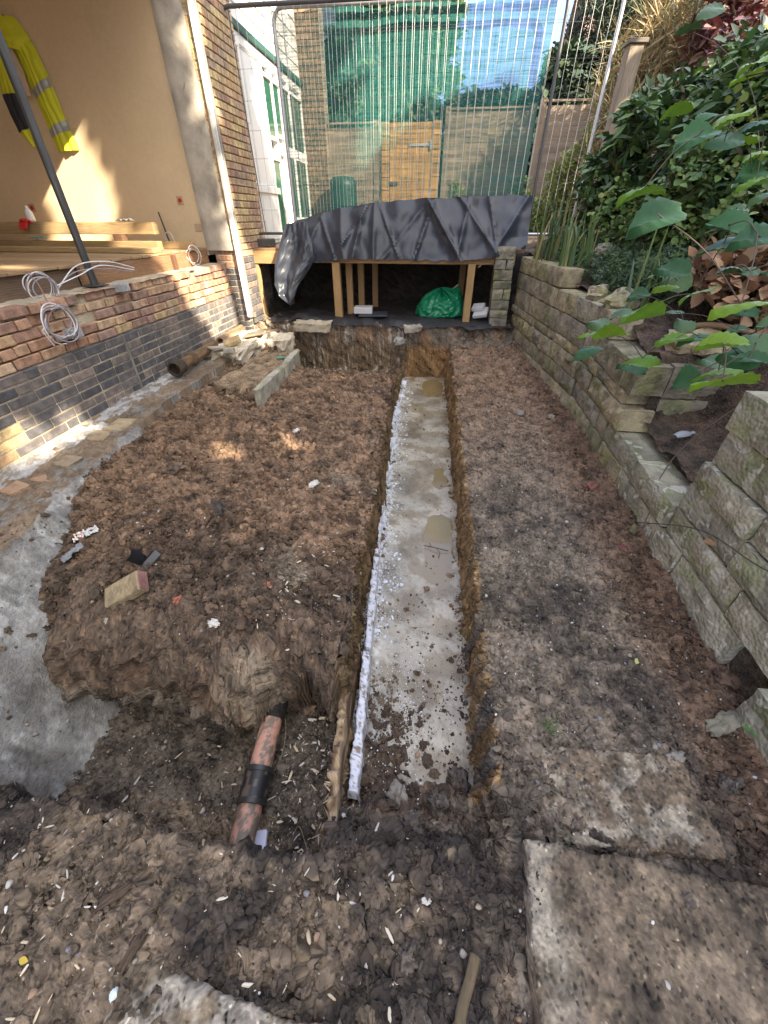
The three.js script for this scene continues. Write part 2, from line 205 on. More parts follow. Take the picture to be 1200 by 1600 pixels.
function soilColour(x, y, z) {
  const inT = x > xL(z) - 0.03 && x < xR(z) + 0.03;
  const n1 = fbm(x, z, 1.3, 4), n2 = fbm(x + 11, z + 4, 4.5, 3), n3 = fbm(x - 7, z, 14, 2);
  // dry brown, grey trodden mud, dark humus; heap front also darkened, shade painted in
  let c = [0.225, 0.152, 0.104];
  const mixc = (d, t) => { c = [mix(c[0], d[0], t), mix(c[1], d[1], t), mix(c[2], d[2], t)]; };
  if (x > xR(z) - 0.02) { mixc([0.205, 0.178, 0.150], ss(-4.8, -1.6, z) * 0.95 * ss(1.25, 0.8, x)); mixc([0.078, 0.067, 0.059], ss(-0.08, 0.28, n1 + 0.5 * n2) * 0.85 * ss(-3.4, -1.6, z)); mixc([0.27, 0.225, 0.175], ss(0.12, 0.4, n2) * 0.45); mixc([0.13, 0.082, 0.055], ss(0.95, 1.2, x + 0.1 * n2) * 0.7); }
  else if (z > -0.45) { mixc([0.195, 0.16, 0.125], 0.85); mixc([0.07, 0.058, 0.051], ss(-0.12, 0.22, n1 + 0.35 * n2 + 0.35 * ss(0.3, 0.05, Math.abs(x - 0.1)))); mixc([0.36, 0.29, 0.2], ss(0.3, 0.5, n2) * 0.5); }
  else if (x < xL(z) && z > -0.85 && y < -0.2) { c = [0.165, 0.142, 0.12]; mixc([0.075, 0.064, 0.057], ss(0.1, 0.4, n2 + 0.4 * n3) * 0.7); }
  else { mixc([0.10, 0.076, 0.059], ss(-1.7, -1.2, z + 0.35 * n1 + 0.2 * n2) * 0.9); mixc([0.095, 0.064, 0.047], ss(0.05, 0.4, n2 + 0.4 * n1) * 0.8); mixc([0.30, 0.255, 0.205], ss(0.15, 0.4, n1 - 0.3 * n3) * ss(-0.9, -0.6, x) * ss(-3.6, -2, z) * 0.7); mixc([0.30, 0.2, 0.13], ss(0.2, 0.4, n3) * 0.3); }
  // subsoil clay exposed in the cut sides
  if (inT && y < 0.03 && y > -0.36 && z < -0.55 && Math.min(Math.abs(x - xL(z)), Math.abs(x - xR(z))) < 0.045) { const rs = x > 0; mixc(rs ? [0.31, 0.205, 0.095] : [0.22, 0.155, 0.085], 0.75 * ss(-0.6, -0.1, -n2 + 0.2)); if (rs) mixc([0.14, 0.13, 0.125], ss(0.1, 0.35, n2) * ss(-1.9, -0.9, z)); }
  if (z < -5.7) { const yy = y + 0.05 * n2; mixc(x > -0.45 ? [0.29, 0.175, 0.08] : [0.19, 0.145, 0.1], 0.8 * ss(0.12, 0.0, yy) * ss(0.95, 0.6, x)); mixc([0.2, 0.185, 0.165], 0.8 * ss(0.02, 0.14, yy) * ss(-0.1, 0.2, n2 + 0.2)); mixc([0.40, 0.38, 0.34], ss(0.25, 0.4, n3 + 0.4 * n2) * ss(-0.3, -0.7, x)); }
  const k = (1 + 0.22 * n3) * (1 + 0.18 * N2(x * 37, z * 37));
  return [c[0] * k / 0.44, c[1] * k * 0.955 / 0.44, c[2] * k * 0.87 / 0.44];
}
{
  const xs = [], zs = [];
  for (let x = -2.95; x < 1.62;) { xs.push(x); x += (x > -0.56 && x < -0.2) || (x > 0.12 && x < 0.37) ? 0.0042 : x < -2.3 ? 0.02 : 0.0095; }
  for (let z = 0.75; z > -6.2;) { zs.push(z); z -= z > -0.45 ? 0.0075 : z > -1.7 ? 0.0075 : z > -3 ? 0.011 : z > -5.6 ? 0.016 : 0.006; }
  const g = grid(xs.length - 1, zs.length - 1, (u, v) => { const x = xs[Math.round(u * (xs.length - 1))], z = zs[Math.round(v * (zs.length - 1))]; const jx = 0; return [x, soilH(x, z), z]; }, (x, y, z) => [x + y * 0.85, z - y * 0.6]);
  // push steep faces sideways a little so that cut sides are lumpy and not ruled
  const p = g.attributes.position, n = g.attributes.normal;
  for (let i = 0; i < p.count; i++) if (n.getY(i) < 0.75) { const x = p.getX(i), y = p.getY(i), z = p.getZ(i), k = (0.75 - n.getY(i)) * (0.028 * N3(x * 9, y * 9, z * 9) + 0.016 * N3(x * 27, y * 27, z * 27)); p.setX(i, x + n.getX(i) * k); p.setZ(i, z + n.getZ(i) * k); p.setY(i, y + 0.01 * N3(x * 20, y * 20, z * 20) * (0.75 - n.getY(i))); }
  // the heap bulges over its undercut foot
  for (let i = 0; i < p.count; i++) { const x = p.getX(i), y = p.getY(i), z = p.getZ(i); if (x < xL(z) - 0.03 && x > -1.75 && z > -1.3 && z < -0.6) { const w = ss(-0.39, -0.22, y) * ss(0.12, -0.04, y) * ss(-1.3, -1.1, z); p.setZ(i, z + w * (0.075 + 0.06 * N2(x * 2.6, 5) + 0.02 * N3(x * 12, y * 12, 3))); } }
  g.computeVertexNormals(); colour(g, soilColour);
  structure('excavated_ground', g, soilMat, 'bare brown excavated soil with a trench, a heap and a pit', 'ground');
}
{ // footing
  const g = grid(170, 460, (u, v) => { const x = mix(-2.86, -1.35, u), z = mix(0.75, -6.0, v); let y = footH(x, z); if (z < -2.6) { y = mix(y, x < footEdge(z) ? 0.235 + 0.012 * fbm(x, z, 5, 3) : -0.2, ss(-2.6, -3.1, z)); if (x > footEdge(z) + 0.05 && z < -2.9) y = -0.3; } return [x, y, z]; }, (x, y, z) => [x - y * 0.9, z + y * 0.3]);
  colour(g, (x, y, z) => { const n = fbm(x, z, 2.2, 4), m = fbm(x + 3, z, 6, 3), f = fbm(x, z + 7, 18, 2); let c = [0.27, 0.262, 0.245]; const mc = (d, t) => { c = c.map((q, i) => mix(q, d[i], t)); };
    mc([0.44, 0.44, 0.42], ss(0.05, 0.35, m + 0.4 * f) * 0.7); mc([0.14, 0.128, 0.112], ss(0.05, 0.35, n + 0.3 * f) * 0.75); const top = x < footEdge(z) + 0.03 * n; if (top) { mc([0.235, 0.175, 0.118], ss(-0.3, 0.1, n + 0.5 * m + 0.6 * f + 0.2 * ss(-2.75, -2.4, x))); mc([0.15, 0.11, 0.078], ss(0.1, 0.3, f + 0.4 * m)); } if (x < -2.62 + 0.03 * m) mc([0.46, 0.47, 0.48], 0.8 * ss(-0.2, 0.1, m + 0.5 * f)); 
    if (z > -0.5) mc([0.13, 0.12, 0.11], ss(0, 0.3, n + m)); const k = (1 + 0.3 * f + 0.25 * N2(x * 45, z * 45)) / 0.62; return c.map(q => q * k); });
  structure('concrete_footing', g, concVC, 'rough grey concrete footing sloping from the brick wall into the pit', 'footing');
}
{ // trench floor
  const g = grid(90, 420, (u, v) => { const z = mix(-0.62, -5.96, v), x = mix(z > -1.05 ? -0.27 : -0.56, 0.38, u); return [x, floorH(x, z), z]; });
  colour(g, (x, y, z) => { const n = fbm(x, z, 3, 4), m = fbm(x + 3, z, 11, 3), f = fbm(x, z, 30, 2), dl = x - xL(z); let c = [0.27, 0.225, 0.155]; const mc = (d, t) => { c = c.map((q, i) => mix(q, d[i], t)); };
    mc([0.40, 0.365, 0.295], ss(-0.25, 0.15, n + 0.3 * m)); mc([0.20, 0.155, 0.10], ss(0.16, 0.4, m - 0.3 * n + 0.2 * f) * 0.7); mc([0.62, 0.64, 0.64], ss(0.13, 0.05, dl + 0.1 * m + 0.06 * f) * ss(-0.1, 0.2, f + 0.15) * 0.9); const k = (1 + 0.2 * f) / 0.62; return c.map(q => q * k); });
  structure('trench_floor', g, wetConc, 'pale wet concrete floor of the long trench', 'trench floor');
  const water = M(0.25, 0.185, 0.085, 0.06, { transmission: 0, clearcoat: 0.3 });
  for (const [x, z, a, b, y] of [[-0.02, -5.45, 0.22, 0.4, TF - 0.0055], [0.12, -2.15, 0.17, 0.55, TF - 0.0055], [0.12, -3.05, 0.12, 0.3, TF - 0.0045]]) {
    const s = new THREE.CircleGeometry(1, 48); s.scale(a, b, 1); s.rotateX(-Math.PI / 2); s.translate(x, y, z);
    structure('puddle', s, water, z < -5 ? 'muddy ochre puddle at the far end of the trench floor' : z < -2.6 ? 'small muddy puddle midway along the trench floor' : 'long muddy puddle with a twig in it on the trench floor', 'puddle'); }
}
{ // clods and crumbs of soil
  const geos = [rock(1, 0.6, 2), rock(2, 0.7, 2), rock(3, 0.55, 2, 1, 0.7, 1.25)].map(g => toCreasedNormals(g, 0.5)), lists = [[], [], []];
  for (let i = 0; i < 260000; i++) {
    const nearBias = R(); let z = nearBias < 0.62 ? rr(-1.7, 0.7) : rr(-5.9, -1.2), x = rr(-2.3, 1.32);
    const inT = x > xL(z) && x < xR(z), k = rough(x, z), cl = fbm(x + 2, z, 3, 3);
    if (inT && z < -1.1) { const e = Math.min(x - xL(z), xR(z) - x); if (R() > (e < 0.06 ? 0.4 : 0.035)) continue; } else if (R() > (0.12 + 0.45 * k) * (0.3 + 1.1 * ss(-0.12, 0.32, fbm(x + 21, z - 4, 2.6, 3)) + 0.6 * cl)) continue;
    if (x > wallX(z) || (x > 0.33 && z > -0.39 && R() > 0.25)) continue; const y0 = gy(x, z); if (x < -1.5 && z > -3.2 && footH(x, z) > soilH(x, z) + 0.005 && R() > 0.06) continue;
    const s = 0.0014 + 0.005 * Math.pow(R(), 3) + 0.014 * Math.pow(R(), 26) * (0.5 + k), c = soilColour(x, y0, z), t = rr(0.2, 0.52);
    lists[i % 3].push([x, y0 + s * 0.15, z, rr(0, 6), rr(0, 6), rr(0, 6), s * rr(0.8, 1.3), s * rr(0.6, 1), s * rr(0.8, 1.3), c[0] * t, c[1] * t, c[2] * t]);
  }
  lists.forEach((l, i) => scatter('soil_clods', geos[i], clodMat, l, ['loose brown crumbs of soil strewn over the dig', 'loose angular clods of soil strewn over the dig', 'flat loose clods of soil strewn over the dig'][i], 'soil clods'));
}
// ---------------------------------------------------------------- the opened-up house on the left
const brickMats = { dark: [], red: [], stock: [] };
for (const c of [[0.115, 0.11, 0.115], [0.145, 0.13, 0.128], [0.20, 0.165, 0.148], [0.095, 0.092, 0.098], [0.24, 0.19, 0.165]]) brickMats.dark.push(M(c[0] / 0.66, c[1] / 0.66, c[2] / 0.66, 0.82, { map: tBrick, bumpMap: bBrick, bumpScale: 0.004 }));
for (const c of [[0.44, 0.26, 0.165], [0.50, 0.32, 0.20], [0.37, 0.22, 0.155], [0.54, 0.38, 0.24], [0.31, 0.20, 0.155]]) brickMats.red.push(M(c[0] / 0.66, c[1] / 0.66, c[2] / 0.66, 0.9, { map: tBrick, bumpMap: bBrick, bumpScale: 0.006 }));
for (const c of [[0.50, 0.36, 0.20], [0.56, 0.42, 0.22], [0.46, 0.30, 0.17], [0.40, 0.29, 0.2]]) brickMats.stock.push(M(c[0] / 0.66, c[1] / 0.66, c[2] / 0.66, 0.9, { map: tBrick, bumpMap: bBrick, bumpScale: 0.006 }));
const mortarMat = M(0.80, 0.70, 0.52, 0.95, { map: tConc, bumpMap: bSoil, bumpScale: 0.008 });
const brickGeo = {}; const bg = (w, h, d, wear) => { const v = Math.floor(R() * 4), k = [w.toFixed(3), h.toFixed(3), d.toFixed(3), wear, v].join(); return brickGeo[k] ||= chamfer(w, h, d, 0.004, wear, v + 1 + Math.round(w * 1000), v * 0.37); };
const house = thing('house', 'opened house at the left with brick plinth, peach room wall and white rear windows', 'house', [-2.8, 0, -4]);
const H = (x, y, z) => [x + 2.8, y, z + 4];
const bx = (w, h, d, off, along) => chamfer(w, h, d, 0.003, 0, 1, off, along);
{
  const plinth = group('brick_plinth', house);
  const core = grid(200, 24, (u, v) => { const z = mix(0.7, -5.74, u), y = mix(0.16, 1.065, v); return H(-2.807 - 0.062 * ss(0.70, 0.73, y) + 0.003 * fbm(z, y, 20, 2), y, z); }, (x, y, z) => [z, y]);
  const top = grid(200, 12, (u, v) => { const z = mix(0.7, -5.74, u); return H(mix(-2.835, -3.2, v), 1.062 + 0.012 * fbm(z, v, 6, 3), z); }, (x, y, z) => [z, x]);
  part('mortar', mergeGeometries([core, top]), mortarMat, plinth);
  const C = 0.0705;
  for (let k = 0; k < 7; k++) { // dark engineering bricks, yellow stocks at the near end
    let z = -5.72 - (k % 2 ? 0.05 : 0.0) + 0.0; const y = 0.218 + C * (k + 0.5);
    z = -5.73; let first = k % 2;
    while (z < -1.0) { const head = first || R() < 0.28; first = 0; const L = head ? 0.103 : 0.213; if (z < -3.42 && z + L > -3.40) { const Lc = Math.min(L, -3.415 - z); if (Lc > 0.04) part('brick', bg(0.1, C - 0.011, +Lc.toFixed(2), 0.0012), pick(brickMats.dark), plinth, H(-2.85, y, z + Lc / 2)); z = -3.375; continue; }
      const m = z > -2.22 + 0.03 * k ? pick(brickMats.stock) : pick(brickMats.dark);
      part('brick', bg(0.1, C - 0.011, L, 0.0012), m, plinth, H(-2.85 + rr(-0.002, 0.002), y + rr(-0.0015, 0.0015), z + L / 2), [0, rr(-0.012, 0.012), rr(-0.01, 0.01)]); z += L + 0.011; } }
  part('expansion_joint', bx(0.02, 0.49, 0.022), M(0.35, 0.33, 0.3, 0.9, { map: tConc }), plinth, H(-2.806, 0.465, -3.395));
  for (let k = 0; k < 5; k++) { // red upper courses, broken and set back in places
    let z = -5.72 + 0.06 * k % 0.11; const y = 0.713 + 0.0715 * (k + 0.5);
    while (z < -1.1) { const L = R() < 0.4 ? 0.103 : 0.213; const set = Math.min(0.066, 0.024 + 0.012 * k * (fbm(z, k, 0.7, 2) > 0.1 ? 1.0 : 0.25) + rr(0, 0.006));
      if (!(k === 4 && R() < 0.10) && !(k > 1 && z > -3.32 && z < -3.2)) part('brick', bg(0.1, 0.061, L, 0.003), R() < 0.1 ? pick(brickMats.stock) : pick(brickMats.red), plinth, H(-2.80 - 0.05 - set + 0.012, y + rr(-0.003, 0.003), z + L / 2), [0, rr(-0.03, 0.03), rr(-0.02, 0.02)]); z += L + rr(0.009, 0.014); } }
  const pale = M(0.62, 0.62, 0.62, 0.9, { map: tBrick });
  part('brick', bg(0.1, 0.066, 0.1, 0.003), pale, plinth, H(-2.815, 0.83, -2.9)); part('brick', bg(0.1, 0.066, 0.11, 0.003), pale, plinth, H(-2.83, 1.05, -3.62));
}
{ // room
  const peach = M(0.90, 0.70, 0.45, 0.85, { map: tPlas, bumpMap: bPlas, bumpScale: 0.002 }), plas = M(0.72, 0.66, 0.58, 0.9, { map: tConc, bumpMap: bPlas, bumpScale: 0.012 });
  part('room_wall', bx(4.2, 2.45, 0.2), peach, house, H(-5.17, 2.37, -5.87));
  part('room_side_wall', bx(0.2, 2.45, 8), peach, house, H(-7.3, 2.37, -1.9));
  part('room_near_wall', bx(4.4, 2.45, 0.2), peach, house, H(-5.0, 2.37, 1.9));
  const strip = grid(14, 60, (u, v) => { const y = mix(1.2, 3.6, v); const x = mix(-3.075, mix(-2.72, -2.76, v) + 0.022 * fbm(y, 2, 5, 3), u); return H(x, y, -5.745 + 0.012 * (1 - Math.pow(2 * u - 1, 6)) + 0.006 * fbm(x, y, 6, 3)); }, (x, y) => [x, y]);
  part('plaster_strip', strip, plas, house);
  part('ceiling', bx(4.55, 0.12, 8.0, 0, 'x'), M(0.7, 0.66, 0.6, 0.9, { map: tPlas }), house, H(-5.03, 3.66, -1.95));
  part('upper_wall', bx(0.3, 2.6, 8.0), M(0.42, 0.26, 0.17, 0.9, { map: tBrick, bumpMap: bBrick, bumpScale: 0.006 }), house, H(-2.92, 5.03, -1.95));
  part('roof', bx(5.2, 0.2, 9.2), M(0.16, 0.1, 0.08, 0.9, { map: tBrick }), house, H(-5.0, 6.45, -2.2));
  const floor = group('floor', house); const fm = [M(0.52, 0.36, 0.2, 0.8, { map: tWood, bumpMap: bWood, bumpScale: 0.003 }), M(0.46, 0.3, 0.17, 0.85, { map: tWood, bumpMap: bWood, bumpScale: 0.003 }), M(0.58, 0.42, 0.26, 0.8, { map: tWood, bumpMap: bWood, bumpScale: 0.003 })];
  for (let i = 0; i < 24; i++) { const z = -5.66 + i * 0.152; const e = rr(0, 0.05); part('floorboard', bx(3.9 - e, 0.022, 0.148, i * 0.31, 'x'), pick(fm), floor, H(-5.0 - e / 2, 1.222 + rr(-0.002, 0.002), z), [0, 0, 0]); }
  const jm = M(0.42, 0.24, 0.13, 0.85, { map: tWood, bumpMap: bWood, bumpScale: 0.003 });
  part('rim_joist', bx(0.05, 0.16, 2.2, 0.3, 'z'), jm, house, H(-3.09, 1.128, -4.62)); part('rim_joist', bx(0.05, 0.15, 2.1, 0.9, 'z'), M(0.25, 0.17, 0.12, 0.9, { map: tWood, bumpMap: bWood, bumpScale: 0.003 }), house, H(-3.13, 1.13, -2.45));
  part('joist_block', bx(0.06, 0.15, 0.06, 0.3, 'y'), M(0.2, 0.1, 0.06, 0.9, { map: tWood }), house, H(-3.06, 1.13, -4.9));
  part('floor_void', bx(3.8, 1.0, 8), M(0.2, 0.15, 0.11, 0.95, { map: tSoil }), house, H(-5.15, 0.55, -1.9));
  // red caps of the wall boxes and marks on the plaster
  const redM = M(0.5, 0.02, 0.02, 0.5);
  for (const [x, y] of [[-3.29, 1.71], [-5.36, 1.64]]) { const box = part('socket_plate', bx(0.085, 0.085, 0.006), M(0.70, 0.49, 0.31, 0.8, { map: tPlas }), house, H(x, y, -5.766)); const cap = new THREE.CylinderGeometry(0.022, 0.022, 0.008, 16); cap.rotateX(Math.PI / 2); part('red_cap', cap, redM, box, [0, 0, 0.006]); }
  part('socket_plate', bx(0.1, 0.08, 0.006), M(0.7, 0.5, 0.34, 0.8, { map: tPlas }), house, H(-3.13, 1.44, -5.764));
  part('plaster_nail', rod([0, 0, 0], [0.05, 0.06, 0.03], 0.003, 6), M(0.3, 0.3, 0.3, 0.5), house, H(-2.93, 2.62, -5.74));
  // toothed brick edge, corner trim, brick pier under the strip
  const edge = group('toothed_brick_edge', house);
  part('mortar', grid(3, 60, (u, v) => { const y = mix(1.2, 3.6, v); return H(mix(-2.78, -2.685, u), y, -5.752 + 0.004 * fbm(y, u, 9, 2)); }, (x, y) => [x, y]), M(0.75, 0.60, 0.32, 0.95, { map: tConc, bumpMap: bSoil, bumpScale: 0.01 }), edge);
  for (let k = 0; k < 32; k++) { const y = 1.23 + k * 0.0735; part('brick', bg(0.062, 0.058, 0.1, 0.003), pick(brickMats.stock), edge, H(-2.722 - (k % 2) * 0.012, y + 0.03, -5.80), [0, rr(-0.06, 0.06), rr(-0.04, 0.04)]); }
  const wt = M(0.80, 0.79, 0.76, 0.5, { map: tPlas });
  const trim = group('corner_trim', house); part('board', bx(0.035, 3.2, 0.03, 0, 'y'), wt, trim, H(-2.668, 2.02, -5.735)); part('board', bx(0.022, 3.2, 0.03, 0.5, 'y'), wt, trim, H(-2.638, 2.02, -5.745)); part('board', bx(0.016, 3.1, 0.03, 0.2, 'y'), M(0.3, 0.28, 0.26, 0.6), trim, H(-2.619, 2.05, -5.76));
  const pier = group('brick_pier', house);
  part('mortar', bx(0.30, 1.03, 0.3), mortarMat, pier, H(-2.84, 0.70, -5.93));
  for (let k = 0; k < 14; k++) { let x = -2.99; const y = 0.22 + 0.0715 * (k + 0.5); let a = k % 2; while (x < -2.74) { const L = Math.min(a ? 0.103 : 0.213, -2.69 - x); a = 1 - a; if (L > 0.03) part('brick', bg(+L.toFixed(2), 0.06, 0.1, 0.0015), pick(k > 10 ? brickMats.red : brickMats.dark), pier, H(x + L / 2, y, -5.822)); x += L + 0.011; } }
  // return of the plinth beyond the corner, into the deck void, and the outside wall above it
  part('return_wall', bx(0.28, 3.4, 0.90), M(0.40, 0.29, 0.2, 0.9, { map: tBrick, bumpMap: bBrick, bumpScale: 0.006 }), house, H(-2.79, 2.1, -6.26));
  const rs = group('return_brickwork', house);
  for (let k = 0; k < 46; k++) { const y = 0.35 + k * 0.0735; let z = -6.70; let a = k % 2; while (z < -5.9) { const L = Math.min(a ? 0.1 : 0.213, -5.86 - z); a = 1 - a; if (L > 0.03) part('brick', bg(0.03, 0.061, +L.toFixed(2), 0.0015), pick(y < 1.15 ? brickMats.dark : R() < 0.2 ? brickMats.red : brickMats.stock), rs, H(-2.652, y, z + L / 2)); z += L + 0.011; } }
}
{ // rear wing: white frames and panes facing the garden, boards above
  const wing = group('rear_wing', house); const pvc = M(0.82, 0.82, 0.80, 0.35), glass = M(0.03, 0.11, 0.075, 0.12, { metalness: 0, clearcoat: 1, clearcoatRoughness: 0.02 }), grn = M(0.03, 0.10, 0.08, 0.5);
  const X = -2.8; const bar = (n, y0, y1, z0, z1, d = 0.07, m = pvc, x = X) => part(n, bx(d, y1 - y0, z0 - z1), m, wing, H(x - d / 2, (y0 + y1) / 2, (z0 + z1) / 2));
  bar('backing', 1.15, 3.4, -6.72, -9.9, 0.08, pvc, X - 0.09);
  for (let k = 0; k < 9; k++) part('weatherboard', bx(0.03, 0.19, 3.2, k * 0.4, 'z'), M(0.80, 0.79, 0.75, 0.6, { map: tPlas }), wing, H(X - 0.03 + 0.004, 3.56 + k * 0.17, -8.3), [0, 0, 0.08]);
  bar('gutter', 3.405, 3.47, -6.5, -9.9, 0.1, grn, X + 0.04); bar('head_rail', 3.30, 3.395, -6.6, -9.9, 0.07);
  bar('transom', 2.23, 2.55, -6.72, -7.95); bar('transom', 2.36, 2.5, -8.3, -9.9, 0.05); bar('bottom_panel', 1.2, 1.86, -6.72, -7.95, 0.06, pvc, X - 0.004); bar('sill', 1.84, 1.92, -6.7, -8.0, 0.12, pvc, X + 0.04);
  for (const z of [-6.74, -7.16, -7.9, -8.28, -8.62, -9.1, -9.8]) bar('mullion', 1.2, 3.3, z + 0.04, z - 0.04, 0.08, pvc, X + 0.005);
  for (const [a, b, c, d] of [[2.56, 3.29, -6.78, -7.12], [1.93, 2.22, -6.78, -7.12], [2.5, 3.2, -7.94, -8.24], [1.3, 2.3, -7.94, -8.24], [1.5, 3.22, -8.66, -9.06], [1.5, 3.22, -9.14, -9.76], [2.56, 3.2, -8.3, -8.58]]) { const w = group('window', wing); part('pane', bx(0.012, b - a, c - d), glass, w, H(X - 0.012, (a + b) / 2, (c + d) / 2)); for (const yy of [a + 0.02, b - 0.02]) part('frame', bx(0.05, 0.04, c - d), pvc, w, H(X, yy, (c + d) / 2)); }
  bar('white_door_panel', 1.25, 3.25, -7.22, -7.84, 0.05, pvc, X + 0.009);
  const pil = group('brick_pillar', wing); part('mortar', bx(0.44, 4.4, 0.3), M(0.4, 0.34, 0.25, 0.95, { map: tConc }), pil, H(-2.62, 3.3, -10.06)); const bl = [];
  for (let k = 0; k < 58; k++) { let x = -2.84, a = k % 2; const y = 1.12 + 0.0735 * k; while (x < -2.42) { const L = Math.min(a ? 0.1 : 0.213, -2.40 - x); a = 0; if (L > 0.03) { const b = new THREE.BoxGeometry(L, 0.062, 0.04).translate(...H(x + L / 2, y, -9.90)); bl.push(boxUV(b, k * 0.13)); } x += L + 0.011; } }
  part('brick_face', mergeGeometries(bl), M(0.36, 0.24, 0.15, 0.9, { map: tBrick, bumpMap: bBrick, bumpScale: 0.006 }), pil);
}
// ---------------------------------------------------------------- terrace, deck, tarpaulin, site fence
{
  const far = M(1, 1, 1, 0.95, { map: tSoil, bumpMap: bSoil, bumpScale: 0.02, vertexColors: true });
  const g = grid(120, 160, (u, v) => { const s = v * v * v, x = mix(-90, 90, 0.5 + 0.5 * Math.sign(u - 0.5) * Math.pow(Math.abs(2 * u - 1), 3)), z = -8.45 - 150 * s; return [x, 1.17 + 0.03 * fbm(x, z, 0.8, 2) - 0.0 * s, z]; }, (x, y, z) => [x, z]);
  colour(g, (x, y, z) => { const n = fbm(x, z, 0.9, 3); return [mix(0.22, 0.5, 0.5 + n), mix(0.32, 0.42, 0.5 + n), mix(0.12, 0.25, 0.5 + n)]; });
  structure('garden_ground', g, far, 'grassy garden ground beyond the deck', 'ground');
  const low = new THREE.PlaneGeometry(400, 400); low.rotateX(-Math.PI / 2); low.translate(0, -0.75, 0); setUV(low, (x, y, z) => [x, z]);
  structure('subsoil_ground', low, M(0.16, 0.12, 0.09, 1, { map: tSoil }), 'ground below and around the plot', 'ground');
  const under = grid(90, 60, (u, v) => { const x = mix(-2.75, 1.6, u), z = mix(-5.98, -8.5, v); return [x, Math.min(1.16, 0.33 + 0.02 * fbm(x, z, 3, 3) + 0.9 * ss(-7.9, -8.5, z) + ss(-6.3, -6.5, z) * (0.9 * ss(0.85, 1.15, x) + 0.9 * ss(-2.62, -2.74, x))), z]; }); colour(under, () => [0.11, 0.085, 0.068]);  // soil colour lowered: the shade below the deck is painted in
  structure('ground_under_deck', under, M(1, 1, 1, 1, { map: tSoil, bumpMap: bSoil, bumpScale: 0.02, vertexColors: true }), 'soil in the hollow under the deck, coloured dark for its shade', 'ground');
}
const timber = [M(0.62, 0.40, 0.19, 0.75, { map: tWood, bumpMap: bWood, bumpScale: 0.003 }), M(0.55, 0.35, 0.17, 0.8, { map: tWood, bumpMap: bWood, bumpScale: 0.003 }), M(0.40, 0.25, 0.13, 0.85, { map: tWood, bumpMap: bWood, bumpScale: 0.003 })];
{
  const deck = thing('timber_deck', 'raised timber deck on posts across the far end of the dig', 'deck', [-0.95, 0.33, -6.9]); const D = (x, y, z) => [x + 0.95, y - 0.33, z + 6.9];
  part('front_beam', bx(3.55, 0.13, 0.05, 0.2, 'x'), timber[0], deck, D(-0.86, 1.105, -6.235));
  part('front_beam_end', bx(0.62, 0.15, 0.045, 0.7, 'x'), timber[0], deck, D(-2.37, 1.10, -6.20));
  for (let i = 0; i < 15; i++) part('deck_board', bx(3.7, 0.026, 0.138, i * 0.27, 'x'), pick(timber), deck, D(-0.83, 1.188, -6.27 - i * 0.145));
  for (const x of [-2.1, -1.5, -0.9, -0.3, 0.3]) part('joist', bx(0.045, 0.12, 2.1, x, 'z'), timber[2], deck, D(x, 1.11, -7.32));
  const post = (x, z, w, m = timber[1], tilt = 0) => part('post', bx(w, 0.75, w, x, 'y'), m, deck, D(x, 0.68, z), [0, 0.05, tilt]);
  post(-2.62, -6.22, 0.055, timber[0], 0.03); post(-1.475, -6.2, 0.105, timber[0]); post(-1.36, -6.5, 0.09); post(-1.25, -6.85, 0.09); post(-1.1, -7.3, 0.09); post(0.365, -6.2, 0.095, timber[0]); post(0.3, -7.4, 0.09); post(-2.6, -7.4, 0.09);
}
function patch(nu, nv, f) { return grid(nu, nv, f, (x, y, z, u, v) => [x + z * 0.5, y + z * 0.7]); }
const bTarp = tex(512, 0.9, (u, v) => { const a = Math.abs(pf(u, v, 4, 4, 603) - 0.5), b = Math.abs(pf(u, v, 7, 4, 613) - 0.5); return 0.9 - 1.2 * Math.min(a * 1.2, b * 1.4, 0.4); });
const tarpMat = M(0.036, 0.041, 0.056, 0.33, { bumpMap: bTarp, bumpScale: 0.004, side: THREE.DoubleSide });
